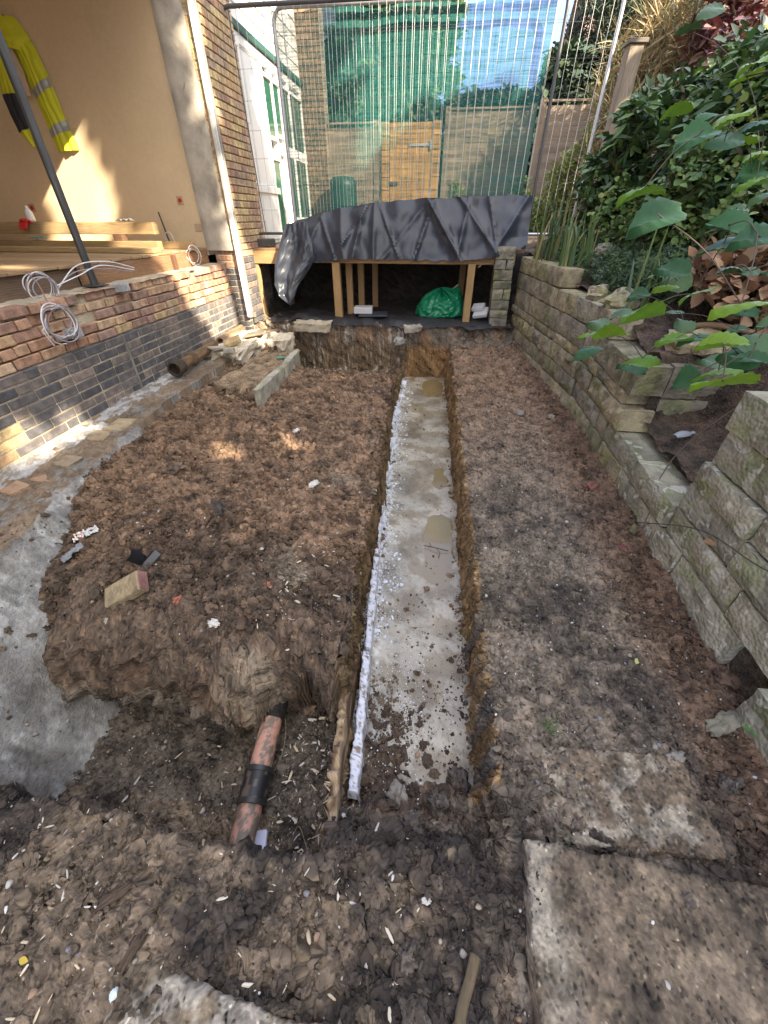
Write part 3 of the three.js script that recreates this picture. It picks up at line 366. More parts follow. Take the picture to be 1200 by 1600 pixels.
{
  const topY = lut([[-2.15, 1.46], [-1.75, 1.58], [-1.3, 1.66], [-0.6, 1.72], [0.2, 1.75], [0.7, 1.76], [1.05, 1.76]]), botY = lut([[-2.15, 1.0], [-1.7, 1.06], [-1.2, 1.10], [-0.4, 1.09], [0.1, 1.08], [0.5, 1.12], [0.75, 1.16], [1.05, 1.28]]);
  const crease = (x, y) => { let s = 0; for (const [a, b, k, w] of [[-1.15, 0.25, 0.07, 0.05], [-1.38, -0.1, 0.05, 0.06], [-0.95, 0.0, 0.04, 0.03], [-0.02, -0.75, 0.08, 0.06], [-1.75, 0.5, 0.05, 0.07], [0.45, -0.9, 0.06, 0.06], [0.75, 0.6, 0.05, 0.07], [-0.55, 0.9, 0.03, 0.05], [-1.6, -0.4, 0.03, 0.02], [-0.75, -0.5, 0.03, 0.018], [-0.3, 0.35, 0.035, 0.02], [0.2, 0.15, 0.03, 0.018], [0.6, -0.3, 0.03, 0.02], [-1.25, 0.8, 0.025, 0.015]]) { const d = (x - a) - (y - 1.4) * b; s += k * Math.exp(-Math.abs(d) / w); } return s; };
  const main = patch(150, 70, (u, v) => { const x = mix(-2.12, 1.02, u); const b = botY(x) + 0.025 * fbm(x, 4, 5, 3), t = topY(x) + 0.02 * fbm(x, 8, 3, 2); let y, z; const f = clamp(v / 0.55, 0, 1), k = clamp((v - 0.55) / 0.45, 0, 1); const brk = 1.235 + 0.05 * fbm(x, 1, 1.5, 2);
    if (v < 0.55) { y = mix(b, brk + 0.12, f); z = mix(-6.17, -6.24, f); } else { y = mix(brk + 0.12, t, Math.pow(k, 0.8)); z = mix(-6.24, -6.42, k); }
    z += 0.03 + crease(x, y) * 1.1 + 0.045 * fbm(x, y * 1.2, 1.7, 2); return [x, y + 0.006 * fbm(x, y + 3, 6, 2), z]; });
  const back = patch(60, 10, (u, v) => { const x = mix(-2.12, 1.02, u), t = topY(x); return [x, mix(t, 1.22, v * v) + 0.02 * fbm(x, 8, 3, 2) * (1 - v), mix(-6.39 + 0.045 * fbm(x, t * 1.2, 1.7, 2) + crease(x, t) * 1.1, -6.75, v)]; });
  const t = thing('black_tarpaulin', 'black plastic sheet draped over the front of the deck', 'tarpaulin', [-0.5, 1.2, -6.3]); const sh = g => g.translate(0.5, -1.2, 6.3);
  part('sheet', sh(mergeGeometries([main, back])), tarpMat, t);
  const lEdge = [[1.47, -2.16, -6.28], [1.3, -2.2, -6.16], [1.05, -2.28, -6.06], [0.8, -2.32, -6.0], [0.66, -2.26, -5.97], [0.55, -2.13, -5.95]], rEdge = [[1.5, -1.86, -6.3], [1.3, -1.78, -6.13], [1.1, -1.74, -6.05], [0.98, -1.82, -6.02], [0.78, -2.0, -5.99], [0.55, -2.1, -5.95]];
  const at = (E, v) => { const q = v * (E.length - 1), i = Math.min(E.length - 2, Math.floor(q)), k = q - i; return [0, 1, 2].map(c => mix(E[i][c], E[i + 1][c], k)); };
  const flap = patch(26, 50, (u, v) => { const a = at(lEdge, v), b = at(rEdge, v); return [mix(a[1], b[1], u), mix(a[0], b[0], u), mix(a[2], b[2], u) + 0.05 * Math.sin(u * 9 + v * 3) * Math.min(1, v * 4) * (1 - v * 0.5) + 0.03 * fbm(u * 2, v * 2, 2, 3)]; });
  part('hanging_flap', sh(flap), tarpMat, t);
}
{ // edge membrane, bag, packs and boards under the deck
  const feltG = patch(90, 10, (u, v) => { const x = mix(-2.45, 0.72, u); const z = mix(-5.93, -6.6, v); return [x, 0.365 + 0.05 * fbm(x, z, 2.4, 3) + (v < 0.12 ? -0.05 * (1 - v / 0.12) : 0) + 0.05 * Math.exp(-(((x + 2.0) / 0.14) ** 2)), z + 0.03 * fbm(x, 2, 5, 3)]; });
  solo('black_membrane', feltG, M(0.03, 0.03, 0.033, 0.55, { bumpMap: bTarp, bumpScale: 0.02, side: THREE.DoubleSide }), 'crumpled black membrane lying along the bank under the deck', 'membrane');
  const bag = grid(70, 50, (u, v) => { const a = u * Math.PI * 2, b = v * Math.PI / 2; let r = Math.cos(b) * (1 + 0.16 * fbm(Math.cos(a) * 1.4, Math.sin(a) * 1.4 + v * 2, 1.8, 4) + 0.05 * Math.abs(fbm(u * 6, v * 3, 3, 2))); let y = Math.sin(b) * (0.30 + 0.12 * fbm(Math.cos(a) * 1.5 + 4, Math.sin(a) * 1.5, 1.5, 3)); const x = Math.cos(a) * r * 0.36, z = Math.sin(a) * r * 0.27; y += 0.16 * Math.exp(-(((x - 0.26) / 0.07) ** 2 + (z / 0.2) ** 2)) * Math.sin(b); return [x, y - 0.02, z]; });
  solo('green_plastic_bag', bag, M(0.01, 0.20, 0.09, 0.3, { bumpMap: bTarp, bumpScale: 0.008, side: THREE.DoubleSide }), 'crumpled green plastic bag under the deck', 'bag', [0.0, 0.40, -6.55], [0, 0.2, 0]);
  solo('white_pack', chamfer(0.27, 0.085, 0.2, 0.008, 0.002, 3), M(0.75, 0.74, 0.76, 0.6, { map: tPlas }), 'flat white pack lying under the deck beside the middle post', 'pack', [-1.13, 0.455, -6.30], [0, 0.08, 0]);
  solo('dark_board', chamfer(0.42, 0.02, 0.3, 0.003, 0.001, 4), M(0.05, 0.055, 0.075, 0.6), 'dark flat board under the white pack', 'board', [-0.98, 0.40, -6.30], [0.02, 0.1, 0]);
  const pp = M(0.78, 0.78, 0.78, 0.6, { map: tPlas }); solo('white_block', chamfer(0.2, 0.05, 0.16, 0.006, 0.002, 6), pp, 'white foam block tilted beside the stone pier, lower of two', 'foam block', [0.57, 0.46, -6.25], [0.5, -0.2, 0.35]); solo('white_block', chamfer(0.17, 0.05, 0.12, 0.006, 0.002, 7), pp, 'white foam block tilted beside the stone pier, upper of two', 'foam block', [0.53, 0.525, -6.29], [0.45, -0.3, 0.3]);
  const lump = (s, sx, sy, sz, ry) => { const g = rock(s, 0.22, 4, sx, sy, sz); g.rotateY(ry); return boxUV(toCreasedNormals(g, 0.7)); };
  solo('concrete_lump', chamferLump(0.52, 0.11, 0.2, 8), M(0.72, 0.64, 0.5, 0.95, { map: tConc, bumpMap: bConc, bumpScale: 0.015 }), 'broken cream concrete lump on the bank beside the middle post', 'rubble', [-1.80, 0.30, -5.88], [0.1, 0.05, -0.02]);
  solo('concrete_lump', chamferLump(0.24, 0.06, 0.14, 9), M(0.6, 0.55, 0.47, 0.95, { map: tConc, bumpMap: bConc, bumpScale: 0.012 }), 'small pale concrete lump on the bank below the dark membrane', 'rubble', [-0.36, 0.30, -5.90], [0.1, 0.2, 0.05]);
  solo('bank_stone', lump(13, 0.085, 0.06, 0.05, 0.4), M(0.5, 0.49, 0.47, 0.9, { map: tConc }), 'grey flint stone in the bank above the puddle end of the trench', 'stone', [-0.55, 0.14, -5.86]);
}
function chamferLump(w, h, d, seed, amp = 1) { let g = new THREE.BoxGeometry(w, h, d, 16, 5, 8); g = mergeVertices(g.deleteAttribute('uv').deleteAttribute('normal')); const p = g.attributes.position; for (let i = 0; i < p.count; i++) { const x = p.getX(i), y = p.getY(i), z = p.getZ(i); const e = Math.max(0, Math.abs(x) / w * 2 - 0.7) + Math.max(0, Math.abs(z) / d * 2 - 0.7); const k = 1 - 0.12 * e + amp * (0.16 * N3(x * 8 + seed, y * 8, z * 8) + 0.08 * N3(x * 22, y * 22, z * 22 + seed)); p.setXYZ(i, x * k, y * k + 0.012 * N3(x * 14, seed, z * 14), z * k); } g.computeVertexNormals(); return boxUV(toCreasedNormals(g, 0.6), seed * 0.2); }
{ // two overlapping mesh fence panels and the green netting
  const steel = M(0.55, 0.56, 0.58, 0.4, { metalness: 0.75 }), dark = M(0.12, 0.12, 0.125, 0.45, { metalness: 0.5 }), wireM = M(0.72, 0.72, 0.70, 0.38, { metalness: 0.55 });
  const panel = (x0, x1, z, label, fm) => {
    const f = thing('mesh_fence_panel', label, 'fence panel', [(x0 + x1) / 2, 1.2, z], [0, 0, 0], 'site fence panels on the deck'); const w = (x1 - x0) / 2, y0 = 0.16, y1 = 2.2, r = 0.11;
    part('frame_tube', new THREE.TubeGeometry(new THREE.CatmullRomCurve3([[-w, 0.0], [-w, 0.8], [-w, y1 - r], [-w + 0.035, y1 - 0.035], [-w + r, y1], [0, y1], [w - r, y1], [w - 0.035, y1 - 0.035], [w, y1 - r], [w, 0.8], [w, 0.0]].map(p => new THREE.Vector3(p[0], p[1], 0)), false, 'catmullrom', 0.1), 160, 0.02, 10), fm, f);
    part('bottom_rail', rod([-w, y0, 0], [w, y0, 0], 0.017, 8), fm, f); part('frame_tube', rod([-w + 0.16, y0, 0], [-w + 0.1, y1 - 0.02, 0], 0.006, 6), fm, f);
    const ws = []; const n = Math.round((2 * w) / 0.093); for (let i = 1; i < n; i++) { const x = -w + 2 * w * i / n + rr(-0.004, 0.004); ws.push(rod([x, y0, 0.004], [x + rr(-0.006, 0.006), y1, 0.004], 0.0024, 5)); }
    const hs = []; for (let k = 1; k < 8; k++) hs.push(rod([-w, y0 + k * 0.262, -0.004], [w, y0 + k * 0.262 + rr(-0.01, 0.01), -0.004], 0.0015, 5)); part('cross_wires', mergeGeometries(hs.map(g => g.toNonIndexed())), dark, f).userData.kind = 'stuff';
    const m = part('wire_mesh', mergeGeometries(ws.map(g => g.toNonIndexed())), wireM, f); m.userData.kind = 'stuff'; return f; };
  panel(-2.70, 1.05, -6.52, 'wire mesh fence panel beside the white house trim, frame coloured dark as if backlit', dark);  // steel frame coloured dark, its backlit look painted in
  panel(-2.12, 1.62, -6.62, 'wire mesh fence panel whose right pole stands by the wooden post', steel);
  solo('concrete_foot_block', chamfer(0.19, 0.1, 0.24, 0.012, 0.001, 5), M(0.12, 0.12, 0.12, 0.9, { map: tConc }), 'grey fence foot block on the left end of the deck', 'foot block', [-2.55, 1.25, -6.5]);
  const tNet = tex(512, [1.2, 1.2], (u, v) => { const s = 0.72 + 0.10 * (pf(u, v, 4, 4, 701) - 0.5) + 0.30 * (pv(u * 6, v * 128, 128, 707) - 0.5) + 0.14 * (pv(u * 128, v * 8, 128, 711) - 0.5); return s; });
  const netM = M(0.012, 0.125, 0.108, 0.7, { alphaMap: tNet, transparent: true, opacity: 1, side: THREE.DoubleSide });
  const net = thing('debris_netting', 'translucent green netting hung behind the mesh fence', 'netting', [-0.8, 1.3, -6.68]);
  part('netting_sheet', patch(60, 30, (u, v) => { const x = mix(-1.37, 1.72 + 0.05 * v, u), y = mix(0.02, 2.1, v); return [x, y - 0.03 * Math.sin(u * 20) * v, 0.02 * fbm(x, y, 1.5, 3)]; }), netM, net);
}
{ // back boundary: fence panels either side of a ledged gate
  const grey = [M(0.42, 0.33, 0.25, 0.9, { map: tWood, bumpMap: bWood, bumpScale: 0.004 }), M(0.48, 0.38, 0.29, 0.9, { map: tWood, bumpMap: bWood, bumpScale: 0.004 })], ora = [M(0.66, 0.38, 0.13, 0.75, { map: tWood, bumpMap: bWood, bumpScale: 0.003 }), M(0.58, 0.33, 0.12, 0.75, { map: tWood, bumpMap: bWood, bumpScale: 0.003 })];
  const fence = (x0, x1, top, label, z) => { const f = thing('slatted_fence', label, 'fence', [(x0 + x1) / 2, 1.15, z], [0, 0, 0], 'back garden fence'); const w = x1 - x0, n = Math.round((top - 1.2) / 0.105); const bl = []; for (let k = 0; k < n; k++) part('fence_board', bx(w, 0.115, 0.014, k * 0.23, 'x'), grey[k % 2], f, [0, 0.1 + k * 0.105, (k % 2) * 0.006], [0.05, 0, 0]); part('post', bx(0.1, top - 1.1, 0.1, 0.2, 'y'), grey[0], f, [-w / 2, (top - 1.1) / 2, -0.02]); part('post', bx(0.1, top - 1.1, 0.1, 0.7, 'y'), grey[0], f, [w / 2, (top - 1.1) / 2, -0.02]); part('capping', bx(w, 0.03, 0.06, 0.1, 'x'), grey[1], f, [0, top - 1.14, 0.01]); };
  fence(-4.3, -1.46, 2.93, 'weathered fence panel left of the orange gate', -10.05); fence(-0.14, 1.35, 3.08, 'weathered fence panel right of the orange gate', -10.05); fence(1.5, 2.35, 3.14, 'weathered fence panel at the right end beside the sunlit bush', -10.0); fence(2.5, 6.5, 2.5, 'low weathered fence beyond the bushes at the right', -9.2);
  const gt = thing('garden_gate', 'orange wooden garden gate with hinge and latch behind the netting', 'gate', [-0.8, 1.17, -10]);
  for (let i = 0; i < 7; i++) part('gate_board', bx(0.108, 1.72, 0.02, i * 0.3, 'y'), ora[i % 2], gt, [-0.34 + i * 0.112, 0.9, rr(0, 0.004)]);
  for (const s of [-1, 1]) for (let k = 0; k < 9; k++) part('side_board', bx(0.15, 0.185, 0.03, k * 0.21 + s, 'x'), ora[k % 2], gt, [s * 0.48, 0.11 + k * 0.196, 0.012]);
  for (const y of [0.35, 1.45]) { const h = part('strap_hinge', bx(0.42, 0.035, 0.006), M(0.6, 0.6, 0.62, 0.4, { metalness: 0.7 }), gt, [0.17, y, 0.024]); part('hinge_plate', bx(0.04, 0.14, 0.008), M(0.6, 0.6, 0.62, 0.4, { metalness: 0.7 }), h, [0.21, 0, 0.012]); }
  part('latch', bx(0.17, 0.06, 0.02), M(0.12, 0.12, 0.12, 0.5, { metalness: 0.5 }), gt, [-0.32, 0.9, 0.025]);
  // bins and box seen through the net
  solo('green_water_butt', new THREE.LatheGeometry([[0, 0], [0.24, 0], [0.27, 0.4], [0.25, 0.85], [0.26, 0.9], [0.2, 0.98], [0, 1.0]].map(p => new THREE.Vector2(...p)), 20), M(0.008, 0.05, 0.036, 0.5), 'green water butt left of the orange gate', 'water butt', [-2.05, 1.17, -9.6]);
  solo('green_storage_box', chamfer(1.0, 0.42, 0.4, 0.02, 0, 1), M(0.01, 0.09, 0.055, 0.5), 'low green storage box right of the orange gate', 'storage box', [0.6, 1.38, -9.3]);
  const pl = thing('planter_tub', 'teal planter tub on the deck edge behind the netting', 'planter', [-2.35, 1.2, -8.6]); part('tub', new THREE.CylinderGeometry(0.2, 0.16, 0.3, 20), M(0.03, 0.16, 0.2, 0.5), pl, [0, 0.15, 0]); part('tub_rim', new THREE.TorusGeometry(0.2, 0.018, 6, 24).rotateX(Math.PI / 2), M(0.03, 0.16, 0.2, 0.5), pl, [0, 0.3, 0]);
}
{ // houses beyond
  const nb = thing('white_gabled_house', 'white house with slate roof beyond the back fence at the left', 'house', [-5.6, 1.17, -17]); const wm = M(0.75, 0.77, 0.8, 0.8, { map: tPlas });
  const sh = new THREE.Shape([[-2.4, 0], [2.4, 0], [2.4, 4.6], [0, 6.9], [-2.4, 4.6]].map(p => new THREE.Vector2(...p))); const gw = new THREE.ExtrudeGeometry(sh, { depth: 7, bevelEnabled: false }); part('wall', boxUV(gw.translate(0, 0, -7)), wm, nb);
  for (const s of [-1, 1]) part('roof_slope', bx(3.5, 0.12, 7.4, 0.3), M(0.16, 0.19, 0.25, 0.7, { map: tBrick }), nb, [s * 1.28, 5.86, -3.5], [0, 0, -s * 0.765]);
  for (const [x, y] of [[1.3, 1.2], [1.3, 3.4], [-0.6, 3.4]]) { const w = part('window_frame', bx(0.9, 1.2, 0.06), M(0.8, 0.8, 0.8, 0.4), nb, [x, y + 0.3, 0.03]); part('pane', bx(0.78, 1.08, 0.02), M(0.05, 0.07, 0.09, 0.05), w, [0, 0, 0.03]); }
  const h2 = thing('tiled_roof_house', 'brown brick house with a red tiled roof far beyond the fence', 'house', [9.5, 1.17, -27]); part('wall', boxUV(new THREE.BoxGeometry(9, 5, 7).translate(0, 2.5, 0)), brickMats.red[2], h2);
  const rm = M(0.36, 0.22, 0.17, 0.9, { map: tBrick, bumpMap: bBrick, bumpScale: 0.03 }); const tiles = []; for (let k = 0; k < 16; k++) tiles.push(boxUV(new THREE.BoxGeometry(9.6, 0.06, 0.36).rotateX(0.75).translate(0, 5 + k * 0.2, 3.9 - k * 0.215))); part('roof_slope', mergeGeometries(tiles), rm, h2); part('roof_back', boxUV(new THREE.BoxGeometry(9.6, 0.1, 5.2).rotateX(-0.75).translate(0, 6.5, -2.1)), rm, h2); part('chimney', bx(0.8, 1.6, 0.8), brickMats.red[0], h2, [-2.5, 8.6, 0]);
  for (const x of [-2.6, 0, 2.6]) { const w = part('window_frame', bx(1.2, 1.2, 0.1), M(0.8, 0.8, 0.8, 0.4), h2, [x, 3.6, 3.52]); part('pane', bx(1.05, 1.05, 0.04), M(0.05, 0.06, 0.07, 0.05), w, [0, 0, 0.05]); }
}
// ---------------------------------------------------------------- retaining wall and raised bed
const stoneMats = [[0.36, 0.32, 0.235], [0.31, 0.28, 0.215], [0.39, 0.34, 0.235], [0.27, 0.25, 0.205]].map(c => M(c[0] / 0.6, c[1] / 0.6, c[2] / 0.6, 0.92, { map: tStone, bumpMap: bStone, bumpScale: 0.026 }));
const stoneV = [[0.37, 0.35, 0.28], [0.32, 0.31, 0.255]].map(c => M(c[0] / 0.6, c[1] / 0.6, c[2] / 0.6, 0.92, { map: tStoneV, bumpMap: bStone, bumpScale: 0.026 }));
function rockFace(w, h, d, seed, relief = 0.013) { // rough face towards -x
  const nz = Math.max(5, Math.round(w / 0.04)), ny = Math.max(4, Math.round(h / 0.035)); let g = new THREE.BoxGeometry(d, h, w, 1, ny, nz); g = mergeVertices(g.deleteAttribute('uv').deleteAttribute('normal')); const p = g.attributes.position;
  for (let i = 0; i < p.count; i++) { let x = p.getX(i), y = p.getY(i), z = p.getZ(i); if (x < 0) { const ey = 1 - Math.abs(y) / (h / 2), ez = 1 - Math.abs(z) / (w / 2), e = Math.min(ss(0, 0.12, ey), ss(0, 0.08, ez)); x -= relief * (0.25 + 0.75 * e) * (0.7 + 0.8 * N3(y * 11 + seed * 3.1, z * 9, seed) + 0.4 * N3(y * 26, z * 22, seed)); y += 0.004 * N3(z * 12, seed, 3); z += 0.004 * N3(y * 12, seed, 8); } p.setXYZ(i, x, y, z); }
  return boxUV(toCreasedNormals(g, 0.55), seed * 0.173); }
{
  const wall = thing('retaining_wall', 'rough stone block retaining wall along the right side of the dig', 'retaining wall', [1.3, 0, -3]); const W = (x, y, z) => [x - 1.3, y, z + 3];
  let seed = 1;
  const course = (y0, y1, za, zb, lens, opt = {}) => { let z = za; while (z < zb - 0.04) { let L = Math.min(lens[0] + (lens[1] - lens[0]) * R(), zb - z); if (zb - z - L < 0.07) L = zb - z; const zc = z + L / 2, out = rr(-0.012, 0.012) + (opt.out || 0); const ang = Math.atan2(wallX(zc + 0.1) - wallX(zc - 0.1), 0.2);
      const near = zc > -2.7; if (!(opt.skip && zc > opt.skip[0] && zc < opt.skip[1])) part('block', rockFace(L - 0.012, y1 - y0 - 0.011, 0.2, seed, opt.relief || 0.013), near ? pick(stoneV) : pick(stoneMats), wall, W(wallX(zc) + 0.1 + 0.018 - out, (y0 + y1) / 2, zc), [rr(-0.008, 0.008), ang + rr(-0.012, 0.012), rr(-0.02, 0.02)]); seed++; z += L; } };
  course(-0.18, 0.18, -6.2, -2.93, [0.26, 0.42]); course(-0.16, 0.175, -2.92, -1.12, [0.36, 0.56]); course(-0.2, 0.17, -0.93, 0.6, [0.36, 0.5], { out: 0.03 });
  course(0.18, 0.33, -6.25, -2.95, [0.24, 0.4]); course(0.175, 0.33, -2.94, 0.6, [0.4, 0.6]);
  course(0.33, 0.49, -6.25, -2.74, [0.26, 0.45], { relief: 0.02 });
  course(0.49, 0.585, -6.28, -2.86, [0.18, 0.3]);
  course(0.585, 0.785, -6.28, -2.76, [0.26, 0.42]); course(0.785, 0.965, -6.28, -3.42, [0.22, 0.36]); course(0.965, 1.14, -6.28, -4.75, [0.24, 0.34]);
  course(0.33, 0.485, -1.85, 0.6, [0.42, 0.6]); course(0.485, 0.625, -1.82, 0.6, [0.4, 0.55]); course(0.625, 0.79, -1.80, 0.6, [0.4, 0.55]); course(0.79, 0.97, -1.82, 0.6, [0.42, 0.55]);
  // end faces towards the gap and towards the camera
  const endB = (x0, x1, y0, y1, z, s) => part('block', rockFace(x1 - x0 - 0.012, y1 - y0 - 0.01, 0.16, s).rotateY(Math.PI / 2), stoneMats[3], wall, W((x0 + x1) / 2, (y0 + y1) / 2, z - 0.08));
  endB(1.52, 1.74, 0.57, 0.79, -2.78, 71); endB(1.74, 2.15, 0.58, 0.84, -2.80, 72); endB(1.52, 2.0, 0.30, 0.57, -2.78, 73);
  part('mortar', grid(140, 10, (u, v) => { const z = mix(-6.3, -2.86, u), y = mix(-0.2, 0.78, v); return W(wallX(z) + 0.045, y, z); }, (x, y, z) => [z, y]), M(0.36, 0.30, 0.2, 0.95, { map: tConc, bumpMap: bSoil, bumpScale: 0.01 }), wall);
  part('mortar', grid(100, 6, (u, v) => { const z = mix(-2.86, 0.6, u), y = mix(-0.2, 0.32, v); return W(wallX(z) + 0.05, y, z); }, (x, y, z) => [z, y]), M(0.2, 0.165, 0.12, 0.95, { map: tSoil, bumpMap: bSoil, bumpScale: 0.02 }), wall);
  part('mortar', grid(60, 6, (u, v) => { const z = mix(-1.8, 0.6, u), y = mix(0.3, 0.96, v); return W(wallX(z) + 0.05, y, z); }, (x, y, z) => [z, y]), M(0.2, 0.165, 0.12, 0.95, { map: tSoil, bumpMap: bSoil, bumpScale: 0.02 }), wall);
  const pier = thing('stone_pier', 'dark stone pier at the far end of the retaining wall beside the deck', 'pier', [0.78, 0, -6.2]); let y = -0.02; let k = 0;
  for (const h of [0.17, 0.13, 0.15, 0.1, 0.12, 0.13, 0.1, 0.12, 0.11, 0.14]) { const two = k % 3 === 2, x0 = -0.115, x1 = 0.125; for (const [a, b] of two ? [[x0, 0.03], [0.03, x1]] : [[x0, x1]]) { const g = rockFace(b - a - 0.008, h - 0.008, 0.24, 90 + k * 2 + a * 10, 0.014); g.rotateY(-Math.PI / 2); g.rotateY(Math.PI); part('block', g, k % 2 ? stoneMats[3] : M(0.2 / 0.6, 0.19 / 0.6, 0.165 / 0.6, 0.92, { map: tStone, bumpMap: bStone, bumpScale: 0.016 }), pier, [(a + b) / 2 + 0.03 - k * 0.006, y + h / 2, 0.0], [0, rr(-0.03, 0.03), 0]); } y += h; k++; }
}
const bedTop = lut([[-8.5, 1.2], [-6.3, 1.12], [-5.0, 1.08], [-4.7, 0.95], [-3.5, 0.93], [-3.3, 0.78], [-2.85, 0.76], [-2.78, 0.35], [-1.86, 0.34], [-1.8, 0.93], [1.5, 0.93]]);
function bedH(x, z) { const w = wallX(z), d = x - w; let t = bedTop(z); if (z > -2.85 && z < -1.78) t = mix(t, 0.85, ss(0.5, 0.75, d)); return t + 0.22 * clamp(d, 0, 2.5) + 0.05 * fbm(x, z, 2, 3) + 0.03 * fbm(x, z, 8, 3); }
{
  const g = grid(90, 200, (u, v) => { const z = mix(1.4, -8.5, v), x = wallX(z) + 0.16 + 7 * u * u; return [x, bedH(x, z), z]; }); colour(g, (x, y, z) => { const n = fbm(x, z, 3, 3), m = fbm(x + 5, z, 9, 2); const k = 1 + 0.3 * m; return [mix(0.30, 0.15, 0.5 + n) * k, mix(0.20, 0.12, 0.5 + n) * k, mix(0.135, 0.09, 0.5 + n) * k]; });
  structure('raised_bed', g, soilMat, 'brown garden soil behind the stone retaining wall', 'garden bed');
  const lump = (s, a, b, c) => boxUV(toCreasedNormals(rock(s, 0.3, 3, a, b, c), 0.5), s);
  const bs = (x, z, s, a, b, c, m, label) => solo('bed_stone', lump(s, a, b, c), m, label, 'stone', [x, bedH(x, z) + b * 0.3, z], [0, s, 0]);
  bs(1.62, -5.0, 21, 0.17, 0.12, 0.14, stoneMats[3], 'pale boulder among the spiky leaves above the wall'); bs(1.45, -3.75, 22, 0.16, 0.09, 0.1, stoneMats[1], 'flat stone on the wall top behind the leaning leaves'); bs(1.38, -4.15, 23, 0.1, 0.08, 0.09, stoneMats[0], 'small stone on the wall top below the spiky leaves'); bs(1.72, -2.98, 24, 0.22, 0.09, 0.16, stoneMats[2], 'broad capping stone on the corner of the wall');
}
// ---------------------------------------------------------------- leaves
function leafGeo(L, W, fold = 0.25, tip = 0.12) { const P = [], I = []; const pr = [[0, 0.06], [0.22, 0.75], [0.5, 1], [0.78, 0.62], [1, 0.02]]; pr.forEach(([t, w]) => { const y = -tip * t * t * L; P.push(-w * W / 2, y + fold * w * W / 2, t * L, 0, y, t * L, w * W / 2, y + fold * w * W / 2, t * L); }); for (let i = 0; i < 4; i++) { const a = i * 3; I.push(a, a + 3, a + 1, a + 1, a + 3, a + 4, a + 1, a + 4, a + 2, a + 2, a + 4, a + 5); } const g = new THREE.BufferGeometry(); g.setAttribute('position', new THREE.Float32BufferAttribute(P, 3)); g.setIndex(I); g.computeVertexNormals(); setUV(g, (x, y, z) => [x, z]); return g; }
function sprig(n, L, W, r, seed) { const q = rng(seed), gs = []; for (let i = 0; i < n; i++) { const g = leafGeo(L * (0.7 + 0.6 * q()), W * (0.7 + 0.6 * q()), 0.2 + 0.2 * q()); g.rotateX(-0.9 + 1.6 * q()); g.rotateY(q() * 6.28); g.translate((q() - 0.5) * r, (q() - 0.5) * r, (q() - 0.5) * r); gs.push(g); } return mergeGeometries(gs); }
const leafM = (o = {}) => M(1, 1, 1, 0.75, { transmission: 0.3, thickness: 0, side: THREE.DoubleSide, ...o });
const rayGaps = []; // openings cut in the unseen crowns along sun rays to chosen spots
const SU = SUN.clone();
function gapped(p) { for (const [q, r] of rayGaps) { V1.set(p[0] - q[0], p[1] - q[1], p[2] - q[2]); const t = V1.dot(SU); V1.addScaledVector(SU, -t); if (V1.lengthSq() < (r + 0.14) * (r + 0.14)) return true; } return false; }
function crownList(vols, n, size, cols, o = {}) { const out = []; const tot = vols.reduce((s, v) => s + v[3] * v[4] * v[5], 0); let guard = 0; while (out.length < n && guard++ < n * 12) { let t = R() * tot, v; for (v of vols) { t -= v[3] * v[4] * v[5]; if (t <= 0) break; } let x, y, z; if (o.box) { x = rr(-1, 1); y = rr(-1, 1); z = rr(-1, 1); if (Math.max(Math.abs(x), Math.abs(y), Math.abs(z)) < 0.75) continue; } else { do { x = rr(-1, 1); y = rr(-1, 1); z = rr(-1, 1); } while (x * x + y * y + z * z > 1); const d = Math.sqrt(x * x + y * y + z * z); if (d < (o.hollow || 0) && R() < 0.8) continue; }
    const p = [v[0] + x * v[3], v[1] + y * v[4], v[2] + z * v[5]]; if (o.gap !== undefined && N3(p[0] * o.f, p[1] * o.f, p[2] * o.f) < o.gap) continue; if (o.min && p[1] < o.min(p[0], p[2])) continue; if (o.sun && gapped(p)) continue;
    const s = rr(size[0], size[1]), c = pick(cols), k = rr(0.75, 1.3); out.push([...p, rr(-0.7, 0.9), rr(0, 6.28), rr(-0.7, 0.7), s, s, s, c[0] * k, c[1] * k, c[2] * k]); } return out; }
const barkM = M(0.16, 0.12, 0.09, 0.95, { map: tWood, bumpMap: bWood, bumpScale: 0.01 });
function plant(name, label, category, base, vols, n, geo, mat, size, cols, o = {}) {
  const t = thing(name, label, category, base); if (o.group) t.userData.group = o.group;
  const list = crownList(vols, n, size, cols, o).map(e => { e[0] -= base[0]; e[1] -= base[1]; e[2] -= base[2]; return e; });
  scatter(o.crown || 'crown', geo, mat, list, null, null, t);
  const tr = []; const tops = vols.slice(0, 7); const r0 = o.trunk || 0.04; tops.forEach((v, i) => { const e = [v[0] - base[0], v[1] - base[1] , v[2] - base[2]]; const mid = [e[0] * 0.35 + rr(-0.1, 0.1), e[1] * 0.5, e[2] * 0.35 + rr(-0.1, 0.1)]; const c = new THREE.CatmullRomCurve3([new THREE.Vector3(rr(-r0, r0), -0.1, rr(-r0, r0)), new THREE.Vector3(...mid), new THREE.Vector3(...e)]); const g = new THREE.TubeGeometry(c, 12, r0, 7); const p = g.attributes.position; for (let k = 0; k < p.count; k++) { const s = Math.floor(k / 8) / 12; const q = c.getPoint(Math.min(1, s)); const f = 1 - 0.75 * s; p.setXYZ(k, q.x + (p.getX(k) - q.x) * f, q.y + (p.getY(k) - q.y) * f, q.z + (p.getZ(k) - q.z) * f); } g.computeVertexNormals(); tr.push(g); });
  part(o.stem || 'trunk', mergeGeometries(tr), barkM, t); return t;
}
